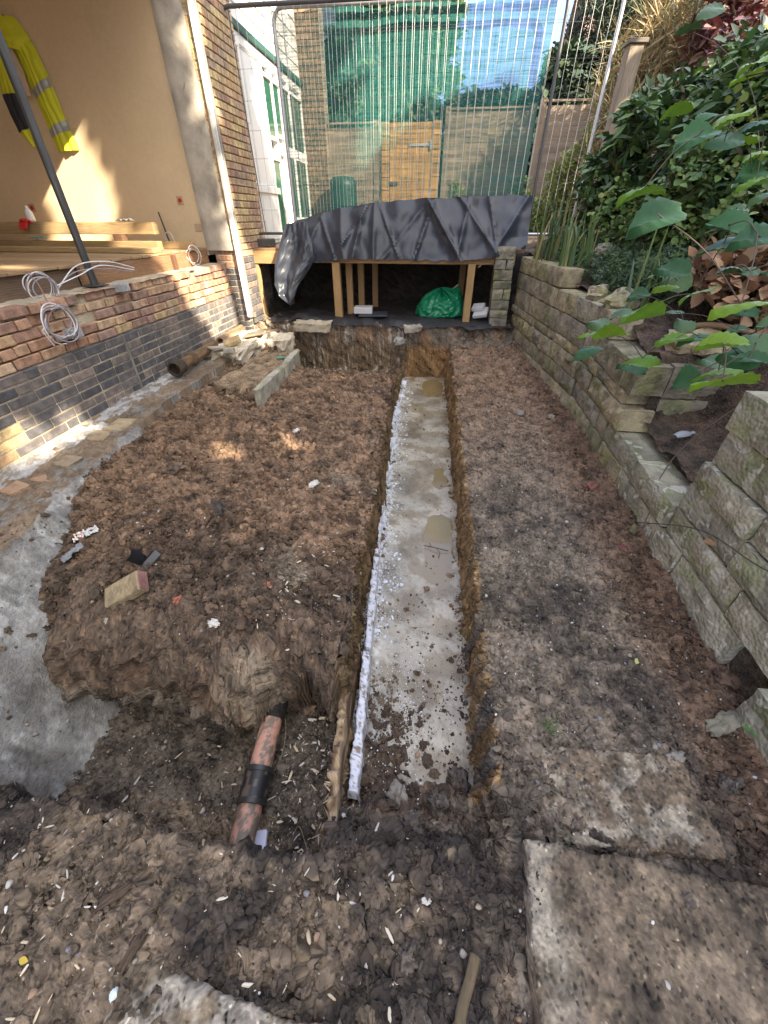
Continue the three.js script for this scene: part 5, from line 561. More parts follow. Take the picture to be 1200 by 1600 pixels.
{ // insulation strip along the trench, whole near the camera and broken further on
  const poly = M(0.74, 0.76, 0.84, 0.8, { bumpMap: bConc, bumpScale: 0.004 }), polyV = M(1, 1, 1, 0.8, { bumpMap: bConc, bumpScale: 0.005, vertexColors: true }), xi = lut([[-5.8, -0.45], [-4.3, -0.445], [-2.4, -0.345], [-1.43, -0.262], [-0.73, -0.205], [-0.44, -0.185]]);
  const strip = (z0, z1, h, label, rag = 0) => { const n = 110; const g = grid(n, 12, (u, v) => { const z = mix(z0, z1, u) , q = v * 12; const prof = [[-0.02, -0.16], [-0.02, -0.08], [-0.02, -0.02], [-0.02, 0], [-0.012, -0.002], [0, -0.004], [0.008, -0.006], [0.016, -0.008], [0.019, -0.02], [0.021, -0.06], [0.022, -0.1], [0.023, -0.13], [0.024, -0.16]][Math.round(q)]; const end = ss(0, 0.02, u) * ss(1, 0.98, u); const chip = rag * 0.06 * ss(0.0, 0.6, N2(z * 9, 7)) + 0.01 * Math.max(0, N2(z * 26, 7)) + 0.006 * N2(z * 60, 2); return [xi(z) + prof[0] * (1 + 0.3 * N2(z * 7, 3)) + 0.004 * N2(z * 40, q), -0.235 + h + prof[1] * 1 - chip - 0.05 * (1 - end), z]; }); colour(g, (x, y, z) => { const q = N3(x * 40, y * 40, z * 14) + 0.7 * N3(x * 90, y * 90, z * 60); const d = ss(0.35, 0.7, q + 0.3 * N2(z * 5, 3)); return [mix(0.74, 0.26, d), mix(0.76, 0.21, d), mix(0.84, 0.15, d)]; }); return solo('insulation_strip', g, polyV, label, 'insulation'); };
  strip(-0.52, -1.16, 0.0, 'white foam insulation strip along the trench beside the rotten plank'); strip(-1.18, -1.78, -0.035, 'white foam insulation strip along the trench beyond the plank', 0.4); strip(-1.8, -2.7, -0.06, 'ragged white foam strip along the trench beside the long puddle', 1); strip(-2.74, -3.7, -0.075, 'broken white foam strip along the trench midway', 1.3); strip(-3.9, -5.0, -0.085, 'crumbling white foam strip along the far part of the trench', 1.5);
  const crumbs = [], ch = rock(31, 0.25, 1); for (let i = 0; i < 2400; i++) { const z = -1.3 - 4.2 * Math.pow(R(), 1.15), x = xi(z) + 0.02 + 0.16 * Math.pow(R(), 2.2) * (fbm(1, z, 3, 2) > -0.1 ? 1 : 0.3), s = 0.0018 + 0.009 * Math.pow(R(), 7); crumbs.push([x, gy(x, z) + s * 0.4, z, rr(0, 6), rr(0, 6), rr(0, 6), s * rr(0.8, 1.8), s * 0.7, s * rr(0.8, 1.8), 0.74, 0.78, 0.86]); }
  for (let i = 0; i < 300; i++) { const z = rr(-1.3, -0.5), x = rr(-0.17, 0.08), s = rr(0.0015, 0.004); crumbs.push([x, gy(x, z) + s * 0.4, z, rr(0, 6), rr(0, 6), rr(0, 6), s, s, s, 0.78, 0.8, 0.84]); }
  scatter('foam_crumbs', ch, M(1, 1, 1, 0.8), crumbs, 'white foam crumbs strewn along the left side of the trench floor', 'foam crumbs');
  const pieces = [[-0.43, -3.72, 0.07], [-0.455, -4.5, 0.06], [-0.46, -5.05, 0.05], [-0.47, -5.55, 0.07], [-0.40, -3.2, 0.05]]; pieces.forEach(([x, z, s], i) => solo('foam_piece', chamfer(s, s * 0.4, s * 1.4, 0.006, 0.004, 40 + i), poly, ['white foam piece standing out from the trench side midway', 'white foam piece on the trench edge near the far end', 'small white foam piece near the far puddle', 'white foam piece in the far corner of the trench', 'flat white foam piece midway along the trench'][i], 'foam', [x + 0.03, gy(x + 0.03, z) + s * 0.2, z], [0.3, i, 0.2]));
}
{ // kerb, step, clay drain and rubble beside the house
  const pale = M(0.62 / 0.62, 0.56 / 0.62, 0.45 / 0.62, 0.92, { map: tConc, bumpMap: bConc, bumpScale: 0.012 }), grey = M(0.36 / 0.6, 0.345 / 0.6, 0.31 / 0.6, 0.92, { map: tStone, bumpMap: bConc, bumpScale: 0.008 });
  const k = thing('concrete_kerb', 'grey concrete kerb set in the soil in front of the step', 'kerb', [-1.66, 0.16, -4.02]); part('kerb_stone', chamferLump(0.075, 0.26, 0.72, 51, 0.2), grey, k, [0.035, 0, 0.33], [0, 0.02, 0]); part('kerb_stone', chamferLump(0.075, 0.25, 0.68, 52, 0.2), grey, k, [0.0, -0.01, -0.385], [0, 0.07, 0]);
  solo('concrete_step', chamferLump(0.5, 0.2, 1.05, 53), pale, 'broken cream concrete step against the brick wall', 'step', [-2.5, 0.215, -4.9], [0, 0.03, 0]); solo('concrete_step', chamferLump(0.3, 0.18, 0.5, 54), pale, 'small broken concrete block between step and bank', 'step', [-2.12, 0.17, -5.4], [0, 0.2, 0]);
  solo('rubble_fill', chamferLump(0.5, 0.22, 1.35, 57), M(0.30 / 0.45, 0.22 / 0.45, 0.14 / 0.45, 0.95, { map: tSoil, bumpMap: bSoil, bumpScale: 0.02 }), 'sandy soil fill between the step and the kerb', 'fill', [-1.95, 0.10, -4.2], [0, 0.02, 0]);
  const d = thing('clay_drain', 'old clay drain pipe with a broken open end along the brick wall', 'pipe', [-2.6, 0.33, -3.72], [0, 0.05, 0]); const cm = M(0.42, 0.25, 0.16, 0.75, { map: tStone, bumpMap: bConc, bumpScale: 0.008 });
  const ring = (r, z0, z1) => { const g = new THREE.LatheGeometry([[r - 0.014, 0], [r, 0], [r, z1 - z0], [r - 0.014, z1 - z0], [r - 0.014, 0]].map(p => new THREE.Vector2(...p)), 20); g.rotateX(-Math.PI / 2); g.translate(0, 0, -z0); return g; };
  part('collar', ring(0.072, -0.06, 0.07), M(0.15, 0.11, 0.085, 0.85, { map: tStone, bumpMap: bConc, bumpScale: 0.01 }), d); part('pipe', ring(0.052, 0.06, 0.3), cm, d); part('collar', ring(0.066, 0.28, 0.34), M(0.25, 0.17, 0.11, 0.8, { map: tStone }), d); part('pipe', ring(0.052, 0.33, 0.88), cm, d); part('pipe', ring(0.05, 1.05, 1.75), M(0.5, 0.34, 0.26, 0.8, { map: tStone }), d);
  const tile = (x, y, z, w, h, dd, ry, m, label, n = 'rubble_piece') => solo(n, chamfer(w, h, dd, 0.006, 0.004, 60 + Math.round(x * 10)), m, label, 'rubble', [x, y, z], [rr(-0.2, 0.2), ry, rr(-0.2, 0.2)]);
  tile(-2.42, 0.37, -4.62, 0.2, 0.05, 0.13, 0.5, brickMats.stock[1], 'yellow brick piece lying on the concrete step'); tile(-2.5, 0.355, -4.4, 0.2, 0.025, 0.15, 0.9, grey, 'grey slate piece on the near end of the step'); tile(-2.33, 0.35, -4.33, 0.11, 0.05, 0.08, 0.2, grey, 'small grey stone on the near corner of the step'); tile(-2.35, 0.345, -5.15, 0.26, 0.02, 0.3, 0.2, M(0.36, 0.29, 0.21, 0.9, { map: tConc }), 'flat brown tile on the far end of the step');
  solo('green_scrap', patch(8, 6, (u, v) => [u * 0.1, 0.015 * fbm(u * 3, v * 3, 1, 2) + 0.02, v * 0.06]), M(0.03, 0.32, 0.22, 0.4, { side: THREE.DoubleSide }), 'scrap of green plastic between step and kerb', 'scrap', [-1.86, 0.22, -4.55]);
}
{ // worn bricks bedded in the footing beside the wall
  const t = thing('worn_brick_course', 'worn red and buff bricks bedded flat in the footing below the brick wall', 'bricks', [-2.5, 0.2, -1.9]); let z = -0.95; const dusty = [[0.30, 0.235, 0.165], [0.33, 0.22, 0.155], [0.36, 0.29, 0.2], [0.27, 0.22, 0.17]].map(c => M(c[0] / 0.6, c[1] / 0.6, c[2] / 0.6, 0.95, { map: tStone, bumpMap: bConc, bumpScale: 0.012 }));
  while (z > -2.75) { const w = rr(0.1, 0.215), x = -2.49 + rr(-0.03, 0.03); if (R() > 0.14) part('brick', chamfer(rr(0.12, 0.2), 0.05, w, 0.008, 0.006, Math.round(-z * 100)), pick(dusty), t, [x + 2.5, footH(x, z) - 0.2 - 0.006 + rr(-0.01, 0.006), z - w / 2 + 1.9], [rr(-0.05, 0.05), rr(-0.15, 0.15), rr(-0.08, 0.04)]); z -= w + rr(0.01, 0.05); }
}
{ // loose pieces on the soil
  const put = (name, geo, mat, label, cat, x, z, lift, rot, grp) => solo(name, geo, mat, label, cat, [x, gy(x, z) + lift, z], rot, grp);
  const stone = (s, a, b, c) => boxUV(rock(s, 0.42, 4, a * 0.82, b * 0.82, c * 0.82), s * 0.3), greyS = M(0.46, 0.42, 0.36, 0.85, { map: tConc, bumpMap: bConc, bumpScale: 0.006 }), darkS = M(0.26, 0.215, 0.175, 0.9, { map: tSoil, bumpMap: bSoil, bumpScale: 0.012 }), white = M(0.75, 0.72, 0.66, 0.8, { map: tPlas });
  const hb = thing('half_brick', 'mortar caked brick lying on the slope above the pit', 'brick', [-1.39, gy(-1.39, -1.09) + 0.022, -1.09], [0.5, 0.5, 0.30]); part('brick_body', chamfer(0.21, 0.06, 0.1, 0.006, 0.003, 71), M(0.46, 0.37, 0.245, 0.92, { map: tStone, bumpMap: bStone, bumpScale: 0.03 }), hb); part('clean_end', chamfer(0.006, 0.052, 0.09, 0.001, 0.001, 72), M(0.5, 0.25, 0.21, 0.9, { map: tBrick }), hb, [0.106, 0, 0]);
  const redB = M(0.52, 0.19, 0.12, 0.85, { map: tBrick, bumpMap: bBrick, bumpScale: 0.005 });
  put('brick_fragment', stone(73, 0.026, 0.03, 0.02), redB, 'small red brick fragment right of the caked brick', 'brick fragment', -1.106, -1.06, 0.008, [0, 1, 0]); put('brick_fragment', stone(74, 0.017, 0.017, 0.012), redB, 'tiny orange brick fragment on the bank above the plank', 'brick fragment', -0.698, -1.171, 0.006, [0, 2, 0]); put('brick_fragment', stone(75, 0.065, 0.04, 0.05), M(0.30, 0.12, 0.085, 0.6, { map: tBrick }), 'wet red brick lump at the foot of the stone wall', 'brick fragment', 1.16, -2.468, 0.0, [0, 0.3, 0]);
  put('soil_boulder', stone(76, 0.085, 0.055, 0.06), M(0.36, 0.26, 0.19, 0.95, { map: tSoil, bumpMap: bSoil, bumpScale: 0.008 }), 'rounded clod at the edge of the sunny patch', 'stone', -1.745, -2.103, 0.01, [0, 0.4, 0]); put('soil_boulder', stone(77, 0.085, 0.05, 0.05), M(0.2, 0.165, 0.14, 0.95, { map: tSoil, bumpMap: bSoil, bumpScale: 0.008 }), 'dark angular stone on the middle of the heap', 'stone', -1.192, -1.673, 0.01, [0, 2.4, 0]);
  put('flint', stone(78, 0.035, 0.018, 0.022), white, 'pale flint on the bank face below the caked brick', 'stone', -0.892, -0.973, 0.0, [0.6, 0, 0]); put('flint', stone(79, 0.045, 0.035, 0.03), greyS, 'pale ragged flint left of the caked brick', 'stone', -1.437, -0.981, 0.0, [0.6, 1, 0]); put('flint', stone(80, 0.05, 0.04, 0.06), greyS, 'whitish flint on the right strip near the far wall', 'stone', 0.852, -3.766, 0.015, [0, 1, 0]); put('flint', stone(81, 0.045, 0.02, 0.03), greyS, 'flat green grey pebble at the foot of the wall far along', 'stone', 1.12, -3.66, 0.006, [0, 1, 0]); put('flint', stone(82, 0.025, 0.05, 0.02), M(0.5, 0.46, 0.36, 0.8, { map: tStone }), 'upright oval pebble leaning on the stone wall', 'stone', 1.255, -1.986, 0.012, [0, 0.3, 0.3]);
  put('rubble_stone', stone(83, 0.045, 0.04, 0.055), greyS, 'pale angular stone at the near end of the trench', 'stone', -0.02, -0.56, 0.02, [0.3, 0.5, 0.5]); put('rubble_stone', stone(84, 0.05, 0.045, 0.06), darkS, 'dark clod against the right side of the trench end', 'stone', 0.235, -0.66, 0.02, [0, 1, 0]); put('rubble_stone', stone(85, 0.06, 0.045, 0.05), darkS, 'dark clod in the middle of the trench end', 'stone', 0.14, -0.55, 0.02, [0, 2, 0]); put('rubble_stone', stone(91, 0.05, 0.04, 0.05), darkS, 'dark clod nearest the camera in the trench end', 'stone', 0.05, -0.45, 0.02, [0, 3, 0]);
  put('slate_piece', stone(86, 0.05, 0.045, 0.035), darkS, 'dark slaty stone with a tan edge above the large slab', 'stone', 1.1, -0.64, 0.012, [0.3, 0.5, 0]); put('rubble_stone', stone(87, 0.04, 0.028, 0.03), greyS, 'grey stone right of the half buried slab', 'stone', 0.953, -0.7, 0.01, [0, 0.4, 0]); put('rubble_stone', stone(88, 0.09, 0.03, 0.04), M(0.36, 0.34, 0.27, 0.9, { map: tStone, bumpMap: bStone, bumpScale: 0.01 }), 'long flat stone below the near end of the wall', 'stone', 1.2, -0.86, 0.0, [0, 0.5, 0]);
  put('rubble_stone', stone(89, 0.035, 0.05, 0.035), darkS, 'upright dark rock at the bottom centre', 'stone', 0.05, -0.12, 0.02, [0.2, 0.4, 0]); put('rubble_stone', stone(90, 0.04, 0.03, 0.045), darkS, 'dark rock beside the pale root at the bottom', 'stone', 0.07, -0.03, 0.01, [0, 1.4, 0]); put('rubble_stone', stone(92, 0.035, 0.03, 0.03), darkS, 'bluish dark rock right of the pale root', 'stone', 0.25, -0.02, 0.01, [0, 2.4, 0]);
  put('chalk_chip', stone(93, 0.016, 0.008, 0.011), white, 'white chalk chip in the soil at the lower centre', 'chip', 0.092, -0.231, 0.003, [0, 0, 0]); put('chalk_chip', stone(94, 0.012, 0.006, 0.014), M(0.7, 0.78, 0.76, 0.7), 'pale blue white chip at the lower left', 'chip', -0.66, 0.04, 0.003, [0, 0, 0]);
  // pale root at the bottom
  const t = thing('pale_root', 'pale forked root lying in the dark soil at the bottom', 'root', [0.19, gy(0.19, -0.08) + 0.008, -0.08]); const rm = M(0.55, 0.43, 0.27, 0.9, { map: tWood, bumpMap: bWood, bumpScale: 0.006 }); part('root_stem', tube([[0.035, 0.015, -0.06], [0.02, 0.02, -0.02], [-0.005, 0.018, 0.04], [-0.01, 0.01, 0.11], [0, 0, 0.2]], 0.014, 24, 9), rm, t); part('root_fork', tube([[-0.005, 0.012, 0.05], [-0.03, 0.008, 0.075], [-0.05, 0.0, 0.12]], 0.009, 14, 8), rm, t);
  const bark = stone(95, 0.06, 0.014, 0.02); put('bark_piece', bark, M(0.15, 0.105, 0.075, 0.9, { map: tWood, bumpMap: bWood, bumpScale: 0.006 }), 'dark bark piece in the soil at the lower left', 'bark', -0.77, -0.11, 0.006, [0.1, 0.7, 0.1]); put('bark_piece', stone(96, 0.05, 0.014, 0.018), M(0.15, 0.105, 0.075, 0.9, { map: tWood, bumpMap: bWood, bumpScale: 0.006 }), 'split dark wood piece below the bark at the lower left', 'bark', -0.66, -0.03, 0.006, [0.1, 1.2, 0.1]);
  // litter
  const crum = (w, d, s, a = 0.02) => patch(14, 10, (u, v) => [(u - 0.5) * w, a * fbm(u * 2 + s, v * 2, 1.5, 3) + a * 0.7, (v - 0.5) * d]);
  const tWrap = tex(64, [0.03, 0.03], (u, v) => v < 0.2 ? [0.75, 0.1, 0.08] : v < 0.35 ? [0.85, 0.75, 0.1] : v < 0.5 ? [0.05, 0.06, 0.1] : [0.8, 0.8, 0.8]);
  put('snack_wrapper', crum(0.07, 0.06, 3), M(1, 1, 1, 0.3, { map: tWrap, side: THREE.DoubleSide }), 'striped crumpled wrapper at the edge of the footing', 'wrapper', -1.93, -1.44, 0.012, [0.3, 0.4, 0.3]); put('foil_scrap', crum(0.07, 0.05, 5), M(0.6, 0.6, 0.58, 0.3, { side: THREE.DoubleSide }), 'silvery foil scrap beside the striped wrapper', 'scrap', -1.86, -1.46, 0.012, [0.2, 1, 0]); put('plastic_strip', crum(0.12, 0.045, 8), M(0.22, 0.23, 0.25, 0.35, { side: THREE.DoubleSide }), 'grey plastic strip below the striped wrapper', 'scrap', -1.86, -1.31, 0.012, [0.2, 1.0, 0.2]);
  const bp = thing('black_plastic_gutter', 'bent piece of black plastic gutter on the heap', 'plastic piece', [-1.46, gy(-1.46, -1.26) + 0.035, -1.26], [0.4, 0.7, 0.2]); const arc = new THREE.CylinderGeometry(0.04, 0.045, 0.1, 16, 1, true, 0, 2.6); part('curved_piece', arc, M(0.02, 0.02, 0.024, 0.4, { side: THREE.DoubleSide }), bp); part('flat_tab', chamfer(0.11, 0.006, 0.04, 0.002, 0.001, 97), M(0.12, 0.125, 0.13, 0.5), bp, [0.06, -0.045, 0.05], [0.3, 0.2, 0.1]);
  put('foam_offcut', chamfer(0.045, 0.02, 0.07, 0.004, 0.002, 98), M(0.72, 0.73, 0.9, 0.8), 'lilac foam offcut beside the pipe in the pit', 'foam', -0.535, -0.365, 0.012, [0.1, 0.2, 0]);
  put('white_lump', stone(99, 0.05, 0.02, 0.028), white, 'ragged white paper lump on the heap beside the trench', 'paper', -0.753, -2.108, 0.012, [0, 0.9, 0.2]); put('white_lump', stone(100, 0.035, 0.015, 0.03), white, 'small cream lump on the far part of the heap', 'paper', -1.111, -2.863, 0.01, [0, 0.9, 0.2]);
  const dl = leafGeo(0.06, 0.04, 0.2), leafP = (c, label, x, z, ry, s = 1, y) => { const m = put('fallen_leaf', dl, M(...c, 0.7, { side: THREE.DoubleSide }), label, 'leaf', x, z, 0.012, [0.15, ry, 0.2]); m.scale.setScalar(s); if (y !== undefined) m.position.y = y; return m; };
  leafP([0.5, 0.40, 0.08], 'yellow leaf beside the pipe end in the pit', -0.70, -0.80, 1, 0.8); leafP([0.16, 0.05, 0.05], 'dark red leaf on the soil below the wall', 1.13, -1.82, 2, 1); leafP([0.5, 0.5, 0.2], 'pale yellow leaf on the right strip', 0.958, -1.08, 2.5, 0.55); leafP([0.5, 0.36, 0.05], 'small yellow leaf at the lower left edge', -0.92, 0.02, 1.5, 0.4); leafP([0.36, 0.3, 0.17], 'dull brown leaf in the corner of the pit by the footing', -1.5, -0.66, 1.5, 1);
  leafP([0.62, 0.6, 0.3], 'pale leaf in the gap of the stone wall', 1.62, -2.1, 0.4, 0.9, bedH(1.62, -2.1) + 0.02); leafP([0.36, 0.2, 0.1], 'curled brown leaf caught on the stone wall face', 1.262, -1.5, 1.4, 0.9, 0.38);
  const pb = put('crushed_bottle', patch(16, 10, (u, v) => { const a = (v - 0.5) * 2.6; const r = 0.028 * (0.4 + 0.6 * Math.sin(Math.PI * Math.min(1, u * 1.15 + 0.05))); return [(u - 0.5) * 0.17, Math.cos(a) * r, Math.sin(a) * r * 1.2]; }), M(0.6, 0.66, 0.72, 0.25, { side: THREE.DoubleSide, transmission: 0.4, thickness: 0 }), 'crushed clear plastic bottle in the gap of the wall', 'bottle', 1.6, -2.5, 0, [0, 0.5, 0]); pb.position.y = bedH(1.6, -2.5) + 0.025;
  const tw = thing('twig', 'forked dark twig lying in the long puddle', 'twig', [0.1, -0.355, -2.1]); part('stem', tube([[-0.09, 0, -0.03], [0, 0.012, 0.0], [0.09, 0.002, 0.01]], 0.003, 12, 5), M(0.06, 0.045, 0.035, 0.9), tw); part('side_shoot', tube([[0, 0.012, 0], [0.03, 0.01, 0.05], [0.02, 0, 0.09]], 0.002, 10, 5), M(0.06, 0.045, 0.035, 0.9), tw); part('side_shoot', tube([[-0.03, 0.008, -0.01], [-0.05, 0.01, -0.05]], 0.002, 8, 5), M(0.06, 0.045, 0.035, 0.9), tw);
  solo('bramble_stem', tube([[1.23, 0.13, -1.95], [1.27, 0.40, -1.55], [1.28, 0.50, -1.2], [1.33, 0.62, -0.9], [1.42, 0.7, -0.6]], 0.003, 40, 5), M(0.10, 0.075, 0.06, 0.9), 'thin bramble stem slung across the stone wall', 'stem'); solo('bramble_stem', tube([[1.29, 0.2, -2.05], [1.42, 0.45, -2.2], [1.6, 0.62, -2.3], [1.8, 0.85, -2.3], [2.0, 1.05, -2.2]], 0.0035, 40, 5), M(0.14, 0.10, 0.08, 0.9), 'thin dry stem hanging into the gap of the wall', 'stem');
  solo('pale_branch', tube([[1.62, 0.95, -3.1], [1.72, 1.0, -2.95], [1.86, 1.0, -2.75]], 0.016, 14, 8), M(0.40, 0.28, 0.17, 0.9, { map: tWood }), 'short thick dry branch on the bed above the wall corner', 'branch');
  // fine scatter
  const chips = [], spl = [], peb = []; const free = (x, z) => !(x > xL(z) && x < xR(z) && z < -1.2) && x < wallX(z) - 0.02;
  for (let i = 0; i < 1300; i++) { const z = R() < 0.6 ? rr(-1.6, 0.7) : rr(-5.6, -1.5), x = rr(-1.7, 1.25); if (!free(x, z)) continue; const s = 0.0012 + 0.0045 * Math.pow(R(), 4); chips.push([x, gy(x, z) + s * 0.5, z, rr(0, 6), rr(0, 6), rr(0, 6), s * rr(0.8, 1.8), s * 0.7, s, 0.72, 0.70, 0.66]); }
  for (let i = 0; i < 800; i++) { let x, z; const w = R(); if (w < 0.3) { x = rr(-0.52, -0.3); z = rr(-0.85, -0.33); } else if (w < 0.8) { x = rr(-1.2, 0.1); z = rr(-0.75, 0.2); } else { x = rr(-0.7, -0.33); z = rr(-1.6, -0.9); } const l = 0.003 + 0.019 * Math.pow(R(), 4); spl.push([x, gy(x, z) + 0.003, z, rr(-0.3, 0.3), rr(0, 6.28), rr(-0.3, 0.3), l * rr(0.12, 0.4), l * 0.12, l, ...pick([[0.66, 0.54, 0.36], [0.72, 0.64, 0.5], [0.6, 0.56, 0.5]])]); }
  for (let i = 0; i < 2600; i++) { const z = R() < 0.65 ? rr(-1.7, 0.7) : rr(-5.6, -1.5), x = rr(-1.7, 1.25); if (!free(x, z) || fbm(x, z, 2.2, 2) < -0.15) continue; const s = 0.002 + 0.009 * Math.pow(R(), 5); peb.push([x, gy(x, z) + s * 0.3, z, rr(0, 6), rr(0, 6), rr(0, 6), s * rr(0.9, 1.5), s * 0.8, s, ...pick([[0.30, 0.27, 0.23], [0.42, 0.36, 0.27], [0.22, 0.21, 0.22], [0.36, 0.24, 0.16], [0.5, 0.47, 0.42]])]); }
  scatter('white_chips', rock(33, 0.3, 1), M(1, 1, 1, 0.8), chips, 'tiny white chips strewn over the soil', 'chips'); scatter('wood_splinters', rock(34, 0.3, 1), M(1, 1, 1, 0.85), spl, 'cream wood splinters around the pit and rim', 'splinters'); scatter('pebbles', rock(35, 0.25, 1), M(1, 1, 1, 0.8), peb, 'small mixed pebbles strewn over the soil', 'pebbles');
  const roots = []; const rootAt = (pts) => roots.push(tube(pts.map(([x, z, l]) => [x, gy(x, z) + l, z]), 0.0016, 18, 4)); rootAt([[-0.62, -0.86, 0.05], [-0.56, -0.78, 0.1], [-0.54, -0.66, 0.04], [-0.56, -0.6, 0.02]]); rootAt([[-0.75, -0.36, 0.01], [-0.68, -0.40, 0.04], [-0.62, -0.34, 0.06]]); rootAt([[-0.8, -0.3, 0.0], [-0.74, -0.37, 0.05], [-0.73, -0.42, 0.02]]); rootAt([[-0.42, -0.36, 0.01], [-0.39, -0.42, 0.06], [-0.34, -0.36, 0.05]]); rootAt([[0.95, -0.3, 0.07], [0.93, -0.2, 0.075], [0.96, -0.1, 0.07], [0.9, -0.02, 0.07]]);
  const rl = ['thin root dangling from the bank over the pipe', 'thin pale root looping at the near rim beside the pipe', 'short root sprouting from the near rim left of the pipe', 'thin root in the pit beside the plank', 'hair thin root lying on the large slab']; roots.forEach((g, i) => solo('thin_root', g, M(0.32, 0.25, 0.17, 0.9), rl[i], 'root'));
  const gr = []; for (let i = 0; i < 14; i++) { const g = leafGeo(rr(0.04, 0.08), 0.004, 0.1); g.rotateX(rr(-1.3, -0.6)); g.rotateY(rr(0, 6.28)); g.translate(rr(-0.015, 0.015), 0, rr(-0.015, 0.015)); gr.push(g); } put('grass_tuft', mergeGeometries(gr), M(0.07, 0.13, 0.03, 0.7, { side: THREE.DoubleSide }), 'small green grass tuft above the half buried slab', 'grass tuft', 0.52, -0.74, 0, [0, 0, 0]);
  const sd = thing('green_seedling', 'tiny bright green seedling at the right edge below the wall', 'seedling', [1.27, gy(1.27, -0.83), -0.83]); for (let i = 0; i < 3; i++) part('leaf', leafGeo(0.03, 0.025, 0.1), M(0.1, 0.36, 0.05, 0.6, { side: THREE.DoubleSide, transmission: 0.3, thickness: 0 }), sd, [0, 0.03, 0], [-0.2, i * 2.1, 0]); part('stem', rod([0, -0.01, 0], [0, 0.03, 0], 0.0015, 5), M(0.1, 0.3, 0.05, 0.6), sd);
}
{ // in and on the opened room
  const tm = [M(0.66, 0.47, 0.25, 0.8, { map: tWood, bumpMap: bWood, bumpScale: 0.004 }), M(0.58, 0.40, 0.21, 0.8, { map: tWood, bumpMap: bWood, bumpScale: 0.004 })];
  const beam = (x0, x1, y, z, h, d, ry, label, m) => solo('timber_beam', chamfer(x1 - x0, h, d, 0.004, 0.001, 31, y, 'x'), m, label, 'beam', [(x0 + x1) / 2, y + h / 2, z], [0, ry, 0], 'reclaimed beams on the room floor');
  beam(-6.6, -3.32, 1.385, -5.15, 0.115, 0.1, 0.0, 'raised timber beam with a glove on it, resting on a short block', tm[0]); beam(-6.6, -3.25, 1.236, -5.0, 0.09, 0.1, 0.02, 'timber beam lying on the room floor under the raised one', tm[1]); beam(-6.5, -3.08, 1.236, -4.72, 0.045, 0.14, -0.02, 'flat plank on the floor in front of the beams', tm[0]); beam(-3.75, -3.02, 1.236, -5.35, 0.075, 0.09, 0.05, 'short timber offcut at the room edge behind the cable coil', tm[0]);
  solo('support_block', chamfer(0.11, 0.06, 0.1, 0.003, 0.001, 33), M(0.22, 0.12, 0.07, 0.9, { map: tWood }), 'short dark block under the raised beam', 'block', [-3.75, 1.355, -5.08]); solo('support_block', chamfer(0.11, 0.1499, 0.09, 0.003, 0.001, 34), tm[1], 'short block propping the far end of the raised beam', 'block', [-6.0, 1.309, -5.16]);
  const pr = thing('steel_prop', 'dark steel prop standing on the brick ledge and holding the floor above', 'prop', [-2.97, 1.075, -3.5]); const sm = M(0.16, 0.165, 0.17, 0.55, { metalness: 0.6, map: tConc }); part('outer_tube', rod([0, 0.008, 0], [0, 1.75, 0], 0.03, 18), sm, pr); part('inner_tube', rod([0, 1.7, 0], [0, 2.52, 0], 0.024, 18), sm, pr); part('base_plate', bx(0.15, 0.008, 0.15), sm, pr, [0, 0.004, 0]); part('collar', rod([0, 1.68, 0], [0, 1.78, 0], 0.042, 18), sm, pr); part('top_plate', bx(0.15, 0.008, 0.15), sm, pr, [0, 2.522, 0]);
  // hi-vis jacket on the room wall
  const j = thing('hi_vis_jacket', 'yellow hi-vis jacket with grey bands hanging on the peach wall', 'jacket', [-4.75, 2.2, -5.77]); const yel = M(0.72, 0.74, 0.03, 0.65, { bumpMap: bTarp, bumpScale: 0.015, side: THREE.DoubleSide }), band = M(0.42, 0.42, 0.40, 0.35, { side: THREE.DoubleSide, metalness: 0.2 }), navy = M(0.035, 0.038, 0.05, 0.8, { side: THREE.DoubleSide }), lin = M(0.55, 0.42, 0.3, 0.85, { side: THREE.DoubleSide });
  const cloth = (L, Rr, bulge, folds, lift = 0, v0 = 0, v1 = 1) => patch(28, 30, (u, v9) => { const v = mix(v0, v1, v9); const at = (E) => { const q = v * (E.length - 1), i = Math.min(E.length - 2, Math.floor(q)), k = q - i; return [mix(E[i][0], E[i + 1][0], k), mix(E[i][1], E[i + 1][1], k)]; }; const a = at(L), b = at(Rr); const x = mix(a[0], b[0], u), y = mix(a[1], b[1], u); return [x + 4.75, y - 2.2, 0.01 + lift + bulge * Math.sin(Math.PI * clamp(u, 0, 1)) + 0.028 * Math.abs(Math.sin(u * folds * (1 - 0.3 * v) + v * 2.5 + 2 * fbm(u, v, 1.5, 2))) * (0.3 + 0.7 * v) * Math.sin(Math.PI * clamp(u * 0.9 + 0.08, 0, 1)) + 0.012 * fbm(x, y, 5, 2)]; });
  const bL = [[-4.78, 3.1], [-4.75, 2.9], [-4.72, 2.65], [-4.70, 2.4], [-4.68, 2.16]], bR = [[-4.62, 3.1], [-4.5, 3.0], [-4.46, 2.75], [-4.44, 2.5], [-4.40, 2.18]]; const sl = [[-5.02, 3.0], [-5.08, 2.85], [-5.12, 2.6], [-5.1, 2.35], [-5.0, 2.22]], sr = [[-4.84, 3.04], [-4.84, 2.85], [-4.86, 2.6], [-4.86, 2.4], [-4.86, 2.2]];
  part('body', cloth(bL, bR, 0.03, 15), yel, j);   for (const [a, b] of [[0.48, 0.55], [0.8, 0.87]]) part('reflective_band', cloth(bL, bR, 0.03, 15, 0.004, a, b), band, j);
